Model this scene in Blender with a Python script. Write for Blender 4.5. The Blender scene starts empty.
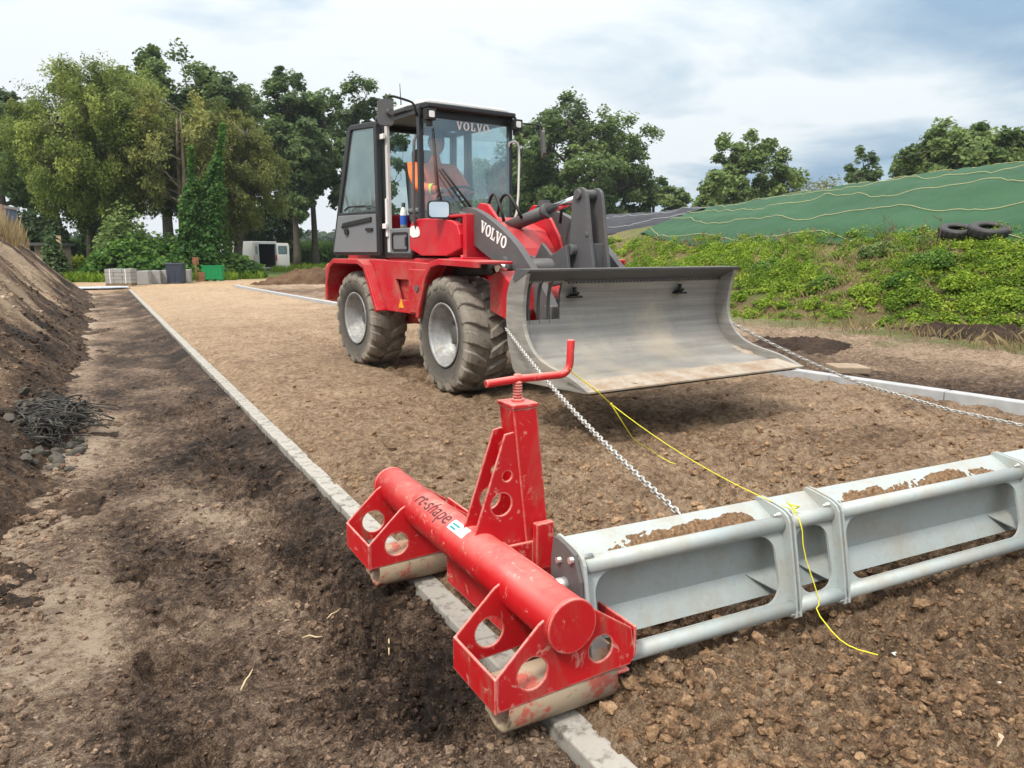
import bpy, bmesh, math, random
import numpy as np
from mathutils import Vector, Matrix, geometry

random.seed(7)
RNG = np.random.default_rng(11)
scene = bpy.context.scene
COL = scene.collection
PI = math.pi
R = math.radians

# ---------------------------------------------------------------- camera maths
F_PX, VX, VY, CAM_H = 745.0, 92.0, 252.0, 1.17
_p = math.atan((384 - VY) / F_PX)
_t = math.atan(-(VX - 512) / F_PX * math.cos(_p))
CF = Vector((math.sin(_t) * math.cos(_p), math.cos(_t) * math.cos(_p), -math.sin(_p)))
CR = Vector((math.cos(_t), -math.sin(_t), 0))
CU = CR.cross(CF)
CAM = Vector((0, 0, CAM_H))

def ray(x, y):
    return CF + CR * ((x - 512) / F_PX) + CU * ((384 - y) / F_PX)
def at_z(x, y, z=0.0):
    d = ray(x, y); return CAM + d * ((z - CAM_H) / d.z)
def at_y(x, y, Y):
    d = ray(x, y); return CAM + d * (Y / d.y)
def at_d(x, y, D):
    d = ray(x, y); return CAM + d * (D / math.hypot(d.x, d.y))

# ---------------------------------------------------------------- noise (numpy)
def _hash(ix, iy, s):
    n = (ix.astype(np.int64) * 374761393 + iy.astype(np.int64) * 668265263 + s * 144269504) & 0x7fffffff
    n = ((n ^ (n >> 13)) * 1274126177) & 0x7fffffff
    n = ((n ^ (n >> 15)) * 1103515245) & 0x7fffffff
    return (n ^ (n >> 16)) / float(0x7fffffff)
def vnoise(x, y, s=0):
    x = np.asarray(x, float); y = np.asarray(y, float)
    ix = np.floor(x); iy = np.floor(y); fx = x - ix; fy = y - iy
    u = fx ** 3 * (fx * (fx * 6 - 15) + 10); v = fy ** 3 * (fy * (fy * 6 - 15) + 10)
    a = _hash(ix, iy, s); b = _hash(ix + 1, iy, s); c = _hash(ix, iy + 1, s); d = _hash(ix + 1, iy + 1, s)
    return (a + (b - a) * u) * (1 - v) + (c + (d - c) * u) * v
def fbm(x, y, s=0, o=4, g=.5):
    t = 0; a = 1; n = 0
    for k in range(o):
        t = t + a * (vnoise(x * 2 ** k + 13.7 * k, y * 2 ** k - 7.1 * k, s + k) - .5); n += a; a *= g
    return t / n * 2
def lumps(x, y, sc, s=0, dens=.6, rmin=.25, rmax=.55):
    """rounded clods: height 0..~.5 in units of the cell size"""
    x = np.asarray(x, float) / sc; y = np.asarray(y, float) / sc
    ix = np.floor(x); iy = np.floor(y); h = np.zeros_like(x)
    for dx in (-1, 0, 1):
        for dy in (-1, 0, 1):
            cx = ix + dx; cy = iy + dy
            px = cx + _hash(cx, cy, s); py = cy + _hash(cx, cy, s + 31)
            r = rmin + (rmax - rmin) * _hash(cx, cy, s + 57)
            on = _hash(cx, cy, s + 91) < dens
            asp = .7 + .6 * _hash(cx, cy, s + 17)
            q = 1 - (((x - px) * asp) ** 2 + ((y - py) / asp) ** 2) / r ** 2
            h = np.maximum(h, np.where(on, np.sqrt(np.clip(q, 0, 1)) * r * .8, 0))
    return h
def sstep(a, b, x):
    t = np.clip((np.asarray(x, float) - a) / (b - a), 0, 1); return t * t * (3 - 2 * t)

# ---------------------------------------------------------------- mesh builder
class MB:
    def __init__(s, M=None):
        s.v = []; s.f = []; s.m = []; s.sm = []; s.M = M or Matrix.Identity(4)
    def add(s, vs, fs, mi=0, sm=False):
        b = len(s.v); s.v += [tuple(s.M @ Vector(p)) for p in vs]
        for f in fs: s.f.append([b + i for i in f]); s.m.append(mi); s.sm.append(sm)
        return s
    def box(s, c, d, rot=None, mi=0, top=None):
        x, y, z = d[0] / 2, d[1] / 2, d[2] / 2
        k = top or (1, 1)
        vs = [Vector((sx * x * (k[0] if sz > 0 else 1), sy * y * (k[1] if sz > 0 else 1), sz * z)) for sz in (-1, 1) for sy in (-1, 1) for sx in (-1, 1)]
        if rot is not None: vs = [rot @ p for p in vs]
        vs = [p + Vector(c) for p in vs]
        return s.add(vs, [(0, 2, 3, 1), (4, 5, 7, 6), (0, 1, 5, 4), (2, 6, 7, 3), (0, 4, 6, 2), (1, 3, 7, 5)], mi)
    def bb(s, a, b, mi=0):
        return s.box([(a[i] + b[i]) / 2 for i in range(3)], [abs(b[i] - a[i]) for i in range(3)], None, mi)
    def tube(s, pts, r, n=10, caps=True, mi=0, sm=True):
        pts = [Vector(p) for p in pts]; k = len(pts)
        rs = r if isinstance(r, (list, tuple)) else [r] * k
        tang = []
        for i in range(k):
            a = pts[max(i - 1, 0)]; b = pts[min(i + 1, k - 1)]
            d = b - a; tang.append(d.normalized() if d.length > 1e-9 else Vector((0, 0, 1)))
        up = Vector((0, 0, 1)) if abs(tang[0].z) < .9 else Vector((1, 0, 0))
        nx = (up - tang[0] * up.dot(tang[0])).normalized()
        vs = []
        for i in range(k):
            nx = (nx - tang[i] * nx.dot(tang[i]))
            nx = nx.normalized() if nx.length > 1e-6 else tang[i].orthogonal().normalized()
            ny = tang[i].cross(nx)
            for j in range(n):
                a = 2 * PI * j / n
                vs.append(pts[i] + (nx * math.cos(a) + ny * math.sin(a)) * rs[i])
        fs = [(i * n + j, i * n + (j + 1) % n, (i + 1) * n + (j + 1) % n, (i + 1) * n + j) for i in range(k - 1) for j in range(n)]
        s.add(vs, fs, mi, sm)
        if caps:
            b = len(s.v) - k * n
            s.f.append([b + j for j in range(n)][::-1]); s.m.append(mi); s.sm.append(False)
            s.f.append([b + (k - 1) * n + j for j in range(n)]); s.m.append(mi); s.sm.append(False)
        return s
    def cyl(s, a, b, r, n=20, mi=0, r2=None):
        return s.tube([a, b], [r, r if r2 is None else r2], n, True, mi)
    def lathe(s, prof, org, ax, n=32, mi=0, sm=True, closed=False):
        ax = Vector(ax).normalized(); e = ax.orthogonal().normalized(); g = ax.cross(e); org = Vector(org); k = len(prof)
        vs = [org + ax * h + (e * math.cos(2 * PI * j / n) + g * math.sin(2 * PI * j / n)) * r for r, h in prof for j in range(n)]
        rng = range(k) if closed else range(k - 1)
        fs = [(i * n + j, i * n + (j + 1) % n, ((i + 1) % k) * n + (j + 1) % n, ((i + 1) % k) * n + j) for i in rng for j in range(n)]
        return s.add(vs, fs, mi, sm)
    def plate(s, outer, holes, org, ux, uy, th, mi=0, sm=False):
        """flat plate with holes; 2D points in (ux,uy) plane at org, thickness th centred"""
        org = Vector(org); ux = Vector(ux); uy = Vector(uy); un = ux.cross(uy).normalized()
        loops = [outer] + list(holes)
        tri = geometry.tessellate_polygon([[Vector((p[0], p[1], 0)) for p in l] for l in loops])
        flat = [p for l in loops for p in l]; N = len(flat)
        P = lambda p, o: org + ux * p[0] + uy * p[1] + un * o
        vs = [P(p, -th / 2) for p in flat] + [P(p, th / 2) for p in flat]
        fs = []
        for t in tri:
            a, b, c = [flat[i] for i in t]
            ar = (b[0] - a[0]) * (c[1] - a[1]) - (c[0] - a[0]) * (b[1] - a[1])
            if abs(ar) < 1e-12: continue
            t = list(t) if ar > 0 else list(t)[::-1]
            fs.append([i + N for i in t]); fs.append(t[::-1])
        b = 0
        for li, l in enumerate(loops):
            n = len(l)
            A = sum(l[i][0] * l[(i + 1) % n][1] - l[(i + 1) % n][0] * l[i][1] for i in range(n))
            ccw = (A > 0) == (li == 0)
            for i in range(n):
                j = (i + 1) % n
                q = (b + i, b + j, b + j + N, b + i + N)
                fs.append(q if ccw else q[::-1])
            b += n
        return s.add(vs, fs, mi, sm)
    def build(s, name, mats, parent=None, bevel=0, seg=2, wn=False):
        me = bpy.data.meshes.new(name)
        me.from_pydata(s.v, [], s.f)
        if not isinstance(mats, (list, tuple)): mats = [mats]
        for m in mats: me.materials.append(m)
        me.polygons.foreach_set('material_index', s.m)
        me.polygons.foreach_set('use_smooth', s.sm)
        me.update()
        o = bpy.data.objects.new(name, me); COL.objects.link(o)
        if parent is not None: o.parent = parent
        if bevel:
            b = o.modifiers.new('bevel', 'BEVEL'); b.width = bevel; b.segments = seg; b.limit_method = 'ANGLE'; b.angle_limit = R(40)
            b.harden_normals = False
        return o

def circ(cx, cy, r, n=24, ry=None, a0=0):
    ry = r if ry is None else ry
    return [(cx + r * math.cos(a0 + 2 * PI * i / n), cy + ry * math.sin(a0 + 2 * PI * i / n)) for i in range(n)]
def smooth_poly(pts, it=2, closed=True):
    for _ in range(it):
        q = []; n = len(pts)
        for i in range(n if closed else n - 1):
            a = pts[i]; b = pts[(i + 1) % n]
            q.append(tuple(.75 * a[k] + .25 * b[k] for k in range(len(a)))); q.append(tuple(.25 * a[k] + .75 * b[k] for k in range(len(a))))
        if not closed: q = [pts[0]] + q[1:-1] + [pts[-1]]
        pts = q
    return pts
def roundrect(x0, y0, x1, y1, r, n=5):
    p = []
    for cx, cy, a in ((x1 - r, y1 - r, 0), (x0 + r, y1 - r, 90), (x0 + r, y0 + r, 180), (x1 - r, y0 + r, 270)):
        for i in range(n + 1): t = R(a + 90 * i / n); p.append((cx + r * math.cos(t), cy + r * math.sin(t)))
    return p
def grid_mesh(name, X, Y, Z, mat, attrs=None, parent=None, smooth=True, close_u=False):
    """X,Y,Z 2-D arrays -> a sheet"""
    nu, nv = X.shape
    co = np.stack([X, Y, Z], -1).reshape(-1, 3).astype(np.float32)
    I = np.arange(nu * nv).reshape(nu, nv)
    if close_u: I = np.vstack([I, I[:1]])
    q = np.stack([I[:-1, :-1], I[1:, :-1], I[1:, 1:], I[:-1, 1:]], -1).reshape(-1, 4).astype(np.int32)
    return np_mesh(name, co, q, mat, attrs, parent, smooth)
def np_mesh(name, co, q, mat, attrs=None, parent=None, smooth=False):
    me = bpy.data.meshes.new(name); k = q.shape[1]
    me.vertices.add(len(co)); me.vertices.foreach_set('co', np.ascontiguousarray(co, np.float32).ravel())
    me.loops.add(q.size); me.loops.foreach_set('vertex_index', np.ascontiguousarray(q, np.int32).ravel())
    me.polygons.add(len(q)); me.polygons.foreach_set('loop_start', np.arange(0, q.size, k, dtype=np.int32))
    me.polygons.foreach_set('use_smooth', np.full(len(q), smooth))
    me.update(calc_edges=True)
    for n, a in (attrs or {}).items():
        at = me.attributes.new(n, 'FLOAT', 'POINT'); at.data.foreach_set('value', np.ascontiguousarray(a, np.float32).ravel())
    if mat is not None: me.materials.append(mat)
    o = bpy.data.objects.new(name, me); COL.objects.link(o)
    if parent is not None: o.parent = parent
    return o
def tag(o, label=None, cat=None, group=None, kind=None):
    if label: o['label'] = label
    if cat: o['category'] = cat
    if group: o['group'] = group
    if kind: o['kind'] = kind
    return o
def empty(name, loc=(0, 0, 0), rz=0):
    o = bpy.data.objects.new(name, None); COL.objects.link(o); o.location = loc; o.rotation_euler = (0, 0, rz); o.empty_display_size = .2
    return o

# ---------------------------------------------------------------- materials
class NT:
    def __init__(s, name):
        s.mat = bpy.data.materials.new(name); s.mat.use_nodes = True
        s.t = s.mat.node_tree; s.n = s.t.nodes; s.b = s.n['Principled BSDF']; s.out = s.n['Material Output']
        s.co = s.n.new('ShaderNodeTexCoord').outputs['Object']
    def link(s, a, b): s.t.links.new(a, b)
    def noise(s, sc, det=4, ro=.55, co=None, dist=0, st=None):
        n = s.n.new('ShaderNodeTexNoise'); n.inputs['Scale'].default_value = sc; n.inputs['Detail'].default_value = det; n.inputs['Roughness'].default_value = ro; n.inputs['Distortion'].default_value = dist
        c = co or s.co
        if st:
            m = s.n.new('ShaderNodeMapping'); m.inputs['Scale'].default_value = st; s.link(c, m.inputs['Vector']); c = m.outputs[0]
        s.link(c, n.inputs['Vector']); return n.outputs['Fac']
    def ramp(s, f, stops):
        n = s.n.new('ShaderNodeValToRGB'); e = n.color_ramp.elements
        while len(e) < len(stops): e.new(.5)
        for i, (p, c) in enumerate(stops):
            e[i].position = p; e[i].color = (*c, 1) if len(c) == 3 else c
        s.link(f, n.inputs['Fac']); return n.outputs['Color']
    def mix(s, f, a, b, mode='MIX'):
        n = s.n.new('ShaderNodeMix'); n.data_type = 'RGBA'; n.blend_type = mode
        for k, v in ((0, f), (6, a), (7, b)):
            if hasattr(v, 'is_linked'): s.link(v, n.inputs[k])
            elif k == 0: n.inputs[k].default_value = v
            else: n.inputs[k].default_value = (*v, 1)
        return n.outputs[2]
    def math(s, op, a, b=0, clamp=False):
        n = s.n.new('ShaderNodeMath'); n.operation = op; n.use_clamp = clamp
        for k, v in ((0, a), (1, b)):
            if hasattr(v, 'is_linked'): s.link(v, n.inputs[k])
            else: n.inputs[k].default_value = v
        return n.outputs[0]
    def mr(s, f, a, b, c=0, d=1):
        n = s.n.new('ShaderNodeMapRange'); s.link(f, n.inputs[0])
        for i, v in enumerate((a, b, c, d)): n.inputs[i + 1].default_value = v
        return n.outputs[0]
    def attr(s, name):
        n = s.n.new('ShaderNodeAttribute'); n.attribute_name = name; return n.outputs['Fac']
    def bump(s, h, st=.3, d=.01):
        n = s.n.new('ShaderNodeBump'); n.inputs['Strength'].default_value = st; n.inputs['Distance'].default_value = d
        s.link(h, n.inputs['Height']); s.link(n.outputs[0], s.b.inputs['Normal']); return n
    def set(s, **k):
        for a, v in k.items():
            i = s.b.inputs[{'color': 'Base Color', 'rough': 'Roughness', 'metal': 'Metallic', 'spec': 'Specular IOR Level', 'coat': 'Coat Weight', 'trans': 'Transmission Weight', 'ior': 'IOR', 'sheen': 'Sheen Weight'}[a]]
            if hasattr(v, 'is_linked'): s.link(v, i)
            else: i.default_value = (*v, 1) if isinstance(v, tuple) else v
        return s

def paint(name, col, rough=.4, dirt=(.22, .17, .12), amt=.35, sc=6, metal=0, chips=None, spec=.5, lo=.45, hi=.75):
    m = NT(name)
    n1 = m.noise(sc, 6, .65); n2 = m.noise(sc * 7, 3, .6)
    f = m.mr(m.math('ADD', n1, m.math('MULTIPLY', m.math('SUBTRACT', n2, .5), .35)), lo, hi, 0, amt)
    geo = m.n.new('ShaderNodeNewGeometry')
    c = m.mix(m.mr(m.noise(sc * .4, 2), .3, .7, 0, .25), col, tuple(min(1, x * 1.25 + .01) for x in col))
    c = m.mix(f, c, dirt)
    if chips:
        cf = m.mr(m.noise(sc * 3.3, 8, .75, dist=.6), .59, .64, 0, .8)
        c = m.mix(cf, c, chips)
    m.set(color=c, rough=m.mr(n1, .3, .75, rough, min(1, rough + .3)), metal=metal, spec=spec)
    m.bump(n2, .06, .004)
    return m.mat
def plain(name, col, rough=.6, metal=0, var=.15, sc=20, bump=.0):
    m = NT(name); n = m.noise(sc, 4)
    m.set(color=m.mix(m.mr(n, .3, .7), tuple(x * (1 - var) for x in col), tuple(min(1, x * (1 + var)) for x in col)), rough=rough, metal=metal)
    if bump: m.bump(n, bump, .01)
    return m.mat
def leafmat(name, c0, c1, c2, tr=.42):
    m = NT(name); a = m.attr('tint')
    c = m.ramp(a, [(0, c0), (.5, c1), (1, c2)])
    m.set(color=c, rough=.6, spec=.25)
    t = m.n.new('ShaderNodeBsdfTranslucent'); m.link(c, t.inputs['Color'])
    x = m.n.new('ShaderNodeMixShader'); x.inputs[0].default_value = tr
    m.link(m.b.outputs[0], x.inputs[1]); m.link(t.outputs[0], x.inputs[2]); m.link(x.outputs[0], m.out.inputs['Surface'])
    return m.mat
def glassmat(name, tint, glossy=.18, rough=.02, tf=None):
    """thin sheet of tinted window glass: see-through plus a mirror reflection and a painted pale sheen"""
    m = NT(name)
    tr = m.n.new('ShaderNodeBsdfTransparent'); tr.inputs['Color'].default_value = (*tint, 1)
    gl = m.n.new('ShaderNodeBsdfGlossy'); gl.inputs['Roughness'].default_value = rough; gl.inputs['Color'].default_value = (.9, 1, 1, 1)
    df = m.n.new('ShaderNodeBsdfDiffuse'); df.inputs['Color'].default_value = (.50, .62, .63, 1)  # pale cyan film: extra reflection painted over the pane as diffuse colour
    fr = m.n.new('ShaderNodeFresnel'); fr.inputs['IOR'].default_value = 1.5
    f = m.math('ADD', m.math('MULTIPLY', fr.outputs[0], .8), glossy, True)
    x1 = m.n.new('ShaderNodeMixShader'); m.link(f, x1.inputs[0]); m.link(tr.outputs[0], x1.inputs[1]); m.link(gl.outputs[0], x1.inputs[2])
    x2 = m.n.new('ShaderNodeMixShader'); m.link(m.mr(m.noise(5, 5),   .35, .75, .07, .20), x2.inputs[0]); m.link(x1.outputs[0], x2.inputs[1]); m.link(df.outputs[0], x2.inputs[2])
    m.link(x2.outputs[0], m.out.inputs['Surface'])
    return m.mat

def soilmat(name, stops, stops2, sc=1.0, bump=.5):
    m = NT(name)
    geo = m.n.new('ShaderNodeNewGeometry'); P = geo.outputs['Position']
    tone = m.attr('tone'); gr = m.attr('grass')
    n1 = m.noise(3 * sc, 6, .65, P); n2 = m.noise(24 * sc, 8, .78, P, .5); n3 = m.noise(170 * sc, 4, .75, P)
    f = m.math('ADD', tone, m.math('MULTIPLY', m.math('SUBTRACT', n1, .5), .6))
    f = m.math('ADD', f, m.math('MULTIPLY', m.math('SUBTRACT', n2, .5), 1.9))
    f = m.math('ADD', f, m.math('MULTIPLY', m.math('SUBTRACT', n3, .5), 1.5), True)
    c = m.mix(m.attr('grey'), m.ramp(f, stops), m.ramp(f, stops2))
    gn = m.ramp(m.noise(.35, 8, .7, P), [(.3, (.05, .085, .02)), (.55, (.10, .15, .035)), (.75, (.22, .21, .085))])
    c = m.mix(gr, c, gn)
    m.set(color=c, rough=m.mr(f, .2, .9, .7, .95), spec=.25)
    h = m.math('ADD', m.math('MULTIPLY', n2, 1.0), m.math('MULTIPLY', n3, .55))
    m.bump(h, bump, .045)
    return m.mat

BROWN = [(0, (.018, .011, .007)), (.25, (.068, .042, .026)), (.5, (.170, .105, .060)), (.75, (.31, .205, .122)), (1, (.50, .37, .24))]
GREYB = [(0, (.012, .008, .006)), (.25, (.047, .031, .022)), (.5, (.145, .098, .068)), (.75, (.31, .23, .165)), (1, (.49, .39, .295))]
M = {}
M['soil'] = soilmat('soil', BROWN, GREYB, 1.0, .9)
M['bank'] = soilmat('bank_soil', [(p, tuple((a + b) / 2 for a, b in zip(c, d))) for (p, c), (_, d) in zip(BROWN, GREYB)], GREYB, 1.0, 1.0)
def clodmat(name, stops):
    m = NT(name); geo = m.n.new('ShaderNodeNewGeometry'); a = m.attr('tone')
    n = m.noise(90, 6, .75, geo.outputs['Position'])
    m.set(color=m.ramp(m.math('ADD', a, m.math('MULTIPLY', m.math('SUBTRACT', n, .5), 1.5), True), stops), rough=.95, spec=.2); m.bump(n, .6, .008); return m.mat
M['clod'] = clodmat('clod', BROWN); M['clodg'] = clodmat('clod_dark', GREYB)
def loaderred():
    m = NT('red_paint'); geo = m.n.new('ShaderNodeNewGeometry'); n1 = m.noise(4, 6, .65); n2 = m.noise(34, 6, .75, None, .6)
    sp = m.n.new('ShaderNodeSeparateXYZ'); m.link(geo.outputs['Normal'], sp.inputs[0]); sq = m.n.new('ShaderNodeSeparateXYZ'); m.link(geo.outputs['Position'], sq.inputs[0])
    c = m.mix(m.mr(m.noise(1.5, 3), .3, .7), (.42, .004, .015), (.54, .006, .022))
    c = m.mix(m.math('MULTIPLY', m.mr(sp.outputs[2], .3, 1, 0, .5), m.mr(n1, .3, .65, .2, 1)), c, (.54, .21, .19))
    c = m.mix(m.mr(n1, .5, .75, 0, .35), c, (.34, .12, .10))
    low = m.mr(sq.outputs[2], 1.25, .55, .0, 1)                             # dried mud thrown up by the wheels
    c = m.mix(m.math('MULTIPLY', low, m.mr(m.math('ADD', m.math('MULTIPLY', n1, .5), m.math('MULTIPLY', n2, .6)), .50, .66, 0, .75)), c, (.30, .20, .135))
    m.set(color=c, rough=m.mr(n1, .3, .7, .28, .6)); m.bump(n2, .04, .003); return m.mat
M['red'] = loaderred()
M['red_tool'] = None
M['roller'] = paint('worn_roller_steel', (.34, .27, .19), .6, (.42, .05, .04), .8, 9, chips=(.06, .05, .04), lo=.52, hi=.62)
M['dgrey'] = paint('dark_grey_paint', (.075, .076, .082), .45, (.17, .15, .12), .35, 4)
M['grey'] = paint('grey_panel_plastic', (.15, .165, .18), .55, (.22, .2, .17), .3, 5)
M['black'] = plain('black_rubber', (.014, .014, .015), .55)
M['frame'] = plain('cab_black_frame', (.022, .023, .026), .4)
def redtool():
    m = NT('red_tool_paint'); geo = m.n.new('ShaderNodeNewGeometry'); n1 = m.noise(7, 6, .65); n2 = m.noise(40, 5, .7); n3 = m.noise(2.5, 3)
    c = m.mix(m.mr(n3, .3, .7), (.43, .005, .010), (.58, .010, .016))
    sp = m.n.new('ShaderNodeSeparateXYZ'); m.link(geo.outputs['Normal'], sp.inputs[0])
    dust = m.math('MULTIPLY', m.mr(sp.outputs[2], .25, 1.0, 0, .75), m.mr(n1, .30, .60, .25, 1))
    c = m.mix(dust, c, (.68, .27, .23))
    bv = m.n.new('ShaderNodeBevel'); bv.samples = 4; bv.inputs['Radius'].default_value = .009
    vm = m.n.new('ShaderNodeVectorMath'); vm.operation = 'DOT_PRODUCT'; m.link(bv.outputs[0], vm.inputs[0]); m.link(geo.outputs['Normal'], vm.inputs[1])
    edge = m.math('MULTIPLY', m.mr(vm.outputs['Value'], .985, .84, 0, 1), m.mr(n2, .36, .52, .15, 1))
    c = m.mix(edge, c, (.70, .42, .36))
    c = m.mix(m.mr(m.noise(16, 8, .78, None, .8), .58, .61, 0, .55), c, (.62, .36, .30))
    c = m.mix(m.mr(m.noise(5, 6, .7, None, 1.2, (1, 1, .25)), .54, .68, 0, .55), c, (.26, .13, .09))
    m.set(color=c, rough=m.mr(n1, .3, .7, .34, .62)); m.bump(n2, .05, .003); return m.mat
def bucketmat():
    m = NT('worn_bucket_steel'); n1 = m.noise(3, 6, .6, None, 0, (1, .25, 9)); n2 = m.noise(14, 5, .65); n3 = m.noise(1.6, 5, .6)
    c = m.mix(m.mr(n1, .35, .65), (.20, .195, .184), (.32, .312, .292)); c = m.mix(m.mr(n2, .52, .75, 0, .55), c, (.20, .19, .175)); c = m.mix(m.mr(n3, .5, .7, 0, .6), c, (.46, .40, .31))
    m.set(color=c, rough=m.mr(n1, .3, .7, .42, .62), metal=.15); m.bump(n1, .08, .004); return m.mat
M['steel'] = bucketmat()
M['red_tool'] = redtool()
M['edge'] = paint('muddy_cutting_edge', (.34, .30, .25), .7, (.24, .16, .10), .9, 5, metal=.0, lo=.4, hi=.65)
M['chrome'] = plain('chrome_rod', (.75, .75, .76), .12, 1, .03)
M['galv'] = paint('galvanised_steel', (.36, .41, .415), .45, (.34, .30, .24), .8, 7, metal=.15, lo=.42, hi=.78, chips=(.30, .35, .36))
M['zinc'] = plain('zinc_chain', (.50, .50, .48), .35, .6, .1)
M['rim'] = paint('silver_rim', (.33, .345, .36), .42, (.17, .15, .12), .75, 7, metal=.35, lo=.42, hi=.66)
M['white'] = plain('white_paint', (.80, .80, .79), .45, 0, .03)
M['lightgrey'] = plain('light_roof_plastic', (.62, .63, .63), .4, 0, .04)
M['yellow'] = plain('yellow_string', (.75, .70, .03), .6, 0, .1)
M['sticker'] = plain('label_orange', (.8, .35, .02), .5)
M['ink'] = plain('dark_red_ink', (.085, .018, .022), .6)
M['tealink'] = plain('teal_ink', (.02, .25, .28), .6)
M['glass'] = glassmat('window_glass', (.78, .92, .92), .19)
M['dglass'] = glassmat('door_glass', (.50, .70, .70), .16)
M['lens'] = plain('lamp_lens', (.75, .76, .74), .15)
M['mirror'] = plain('mirror_glass', (.9, .9, .9), .03, 1, 0)
M['hivis'] = plain('orange_workwear', (1.0, .20, .06), .8, 0, .1, 30)
M['hiyel'] = plain('yellow_band', (.75, .85, .05), .8, 0, .05)
M['skin'] = plain('skin', (.52, .29, .20), .55, 0, .05)
M['hair'] = plain('brown_hair', (.06, .04, .03), .7)
M['denim'] = plain('dark_trousers', (.03, .04, .06), .85)
def concrete(name, col):
    m = NT(name); n1 = m.noise(8, 6, .6); n2 = m.noise(90, 3); d = m.noise(14, 8, .75)
    c = m.mix(m.mr(n1, .3, .7), tuple(x * .85 for x in col), col)
    c = m.mix(m.mr(d, .50, .64, 0, .8), c, (.05, .037, .027))
    c = m.mix(m.mr(n2, .6, .8, 0, .25), c, (.15, .14, .12))
    m.set(color=c, rough=.9); m.bump(n2, .12, .002); return m.mat
M['kerb'] = concrete('kerb_concrete', (.36, .35, .32))
M['kerb2'] = plain('kerb_concrete_clean', (.36, .375, .39), .9, 0, .12, 9, .12)
def tyremat():
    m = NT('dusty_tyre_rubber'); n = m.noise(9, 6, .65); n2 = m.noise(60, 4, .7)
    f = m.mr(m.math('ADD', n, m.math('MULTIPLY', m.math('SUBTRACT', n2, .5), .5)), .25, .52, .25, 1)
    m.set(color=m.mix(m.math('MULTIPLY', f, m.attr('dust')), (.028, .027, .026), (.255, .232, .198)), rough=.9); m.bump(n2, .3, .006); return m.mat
M['tyre'] = tyremat()
# ================================================================ GROUND
KX = np.array([6.6, 6.25, 6.03, 5.76, 5.2, 4.64, 4.27, 4.1]); KY = np.array([-6, 0, 2.94, 5.07, 10.5, 16.5, 24.7, 31])
def kerb_x(y): return np.interp(y, KY, KX)
KL0, KL1, KZ = .964, 1.054, -.062          # left edging: faces and top

PITS = []  # footprints and holes in the trench: x, y, rx, ry, depth
_OLD = [
    (.10, 2.62, .11, .05, .075), (.30, 2.62, .13, .06, .09), (-.02, 1.83, .08, .12, .06), (-.04, 1.45, .10, .07, .09), (.42, 3.0, .05, .04, .06),
    (.36, 4.5, .05, .05, .05), (.34, 5.1, .06, .05, .05), (.30, 5.7, .08, .07, .06), (.12, 2.25, .06, .05, .05), (.55, 4.0, .09, .05, .04),
    (.20, 6.6, .1, .08, .05), (.52, 1.25, .09, .06, .05), (.62, 2.2, .06, .04, .04), (.5, 7.6, .1, .1, .05), (-.1, 3.3, .1, .05, .03), (.28, 1.62, .05, .05, .04)]
for px_, py_, rx_, ry_, d_ in [(242, 552, .11, .045, .08), (169, 564, .07, .035, .07), (136, 579, .07, .05, .07), (257, 524, .06, .035, .06), (215, 471, .06, .05, .06), (194, 408, .09, .09, .08), (174, 415, .07, .05, .06), (217, 423, .06, .07, .06), (124, 420, .08, .06, .07), (225, 605, .04, .025, .04),
                               (164, 622, .035, .03, .05), (162, 663, .07, .09, .06), (168, 762, .09, .07, .09), (190, 455, .18, .03, .04), (300, 560, .07, .04, .05), (345, 640, .05, .04, .04), (60, 610, .09, .03, .04), (270, 440, .07, .06, .05), (235, 385, .1, .1, .06), (205, 360, .12, .15, .07), (165, 340, .12, .2, .07)]:
    P_ = at_z(px_, py_, -.12); PITS.append((P_.x, P_.y, rx_, ry_, d_))
def trench_z(x, y):
    z = -.125 + .030 * fbm(x * 1.6, y * 1.1, 3) + .018 * fbm(x * 5, y * 4, 5)
    wet = sstep(.02, -.16, x + .05 * fbm(x * 2, y * 1.3, 9) + .04 * np.sin(y * 1.7))          # smooth muddy strip under the bank
    rough = .35 + .65 * sstep(-.1, .25, fbm(x * 1.3, y * .9, 21) + .35 * sstep(.3, .8, x))
    fade = np.clip(2.5 / np.maximum(y, 1), .25, 1)
    z = z + 1.5 * (1 - .85 * wet) * rough * fade * (lumps(x, y, .034, 7, 1., .4, .8) * .034 * 1.0 + lumps(x, y, .085, 8, .75, .3, .7) * .085 * .75 + lumps(x, y, .018, 18, .9, .4, .7) * .018 * 1.0 + .050 * fbm(x * 9, y * 9, 33) + lumps(x, y, .21, 28, .5, .25, .6) * .21 * .32 - .035)
    z = z + fade * .006 * fbm(x * 45, y * 45, 36, 3) * (1 - .7 * wet) - .03 * sstep(.18, .42, fbm(x * 4.2, y * 2.6, 38)) * (1 - wet) * fade
    for px, py, rx, ry, d in PITS:
        q = ((x - px + .25 * rx * fbm(x * 20, y * 20, 37, 2)) / rx) ** 2 + ((y - py + .25 * ry * fbm(x * 20 + 5, y * 20, 39, 2)) / ry) ** 2
        z = z - 1.5 * d * np.exp(-q ** 2.6) + d * .4 * np.exp(-((np.sqrt(q) - 1.35) / .25) ** 2)
    z = z * (1 - sstep(.72, .93, x)) + (KZ - .016 + .25 * (z + .125)) * sstep(.72, .93, x)
    return z, wet, rough
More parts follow.
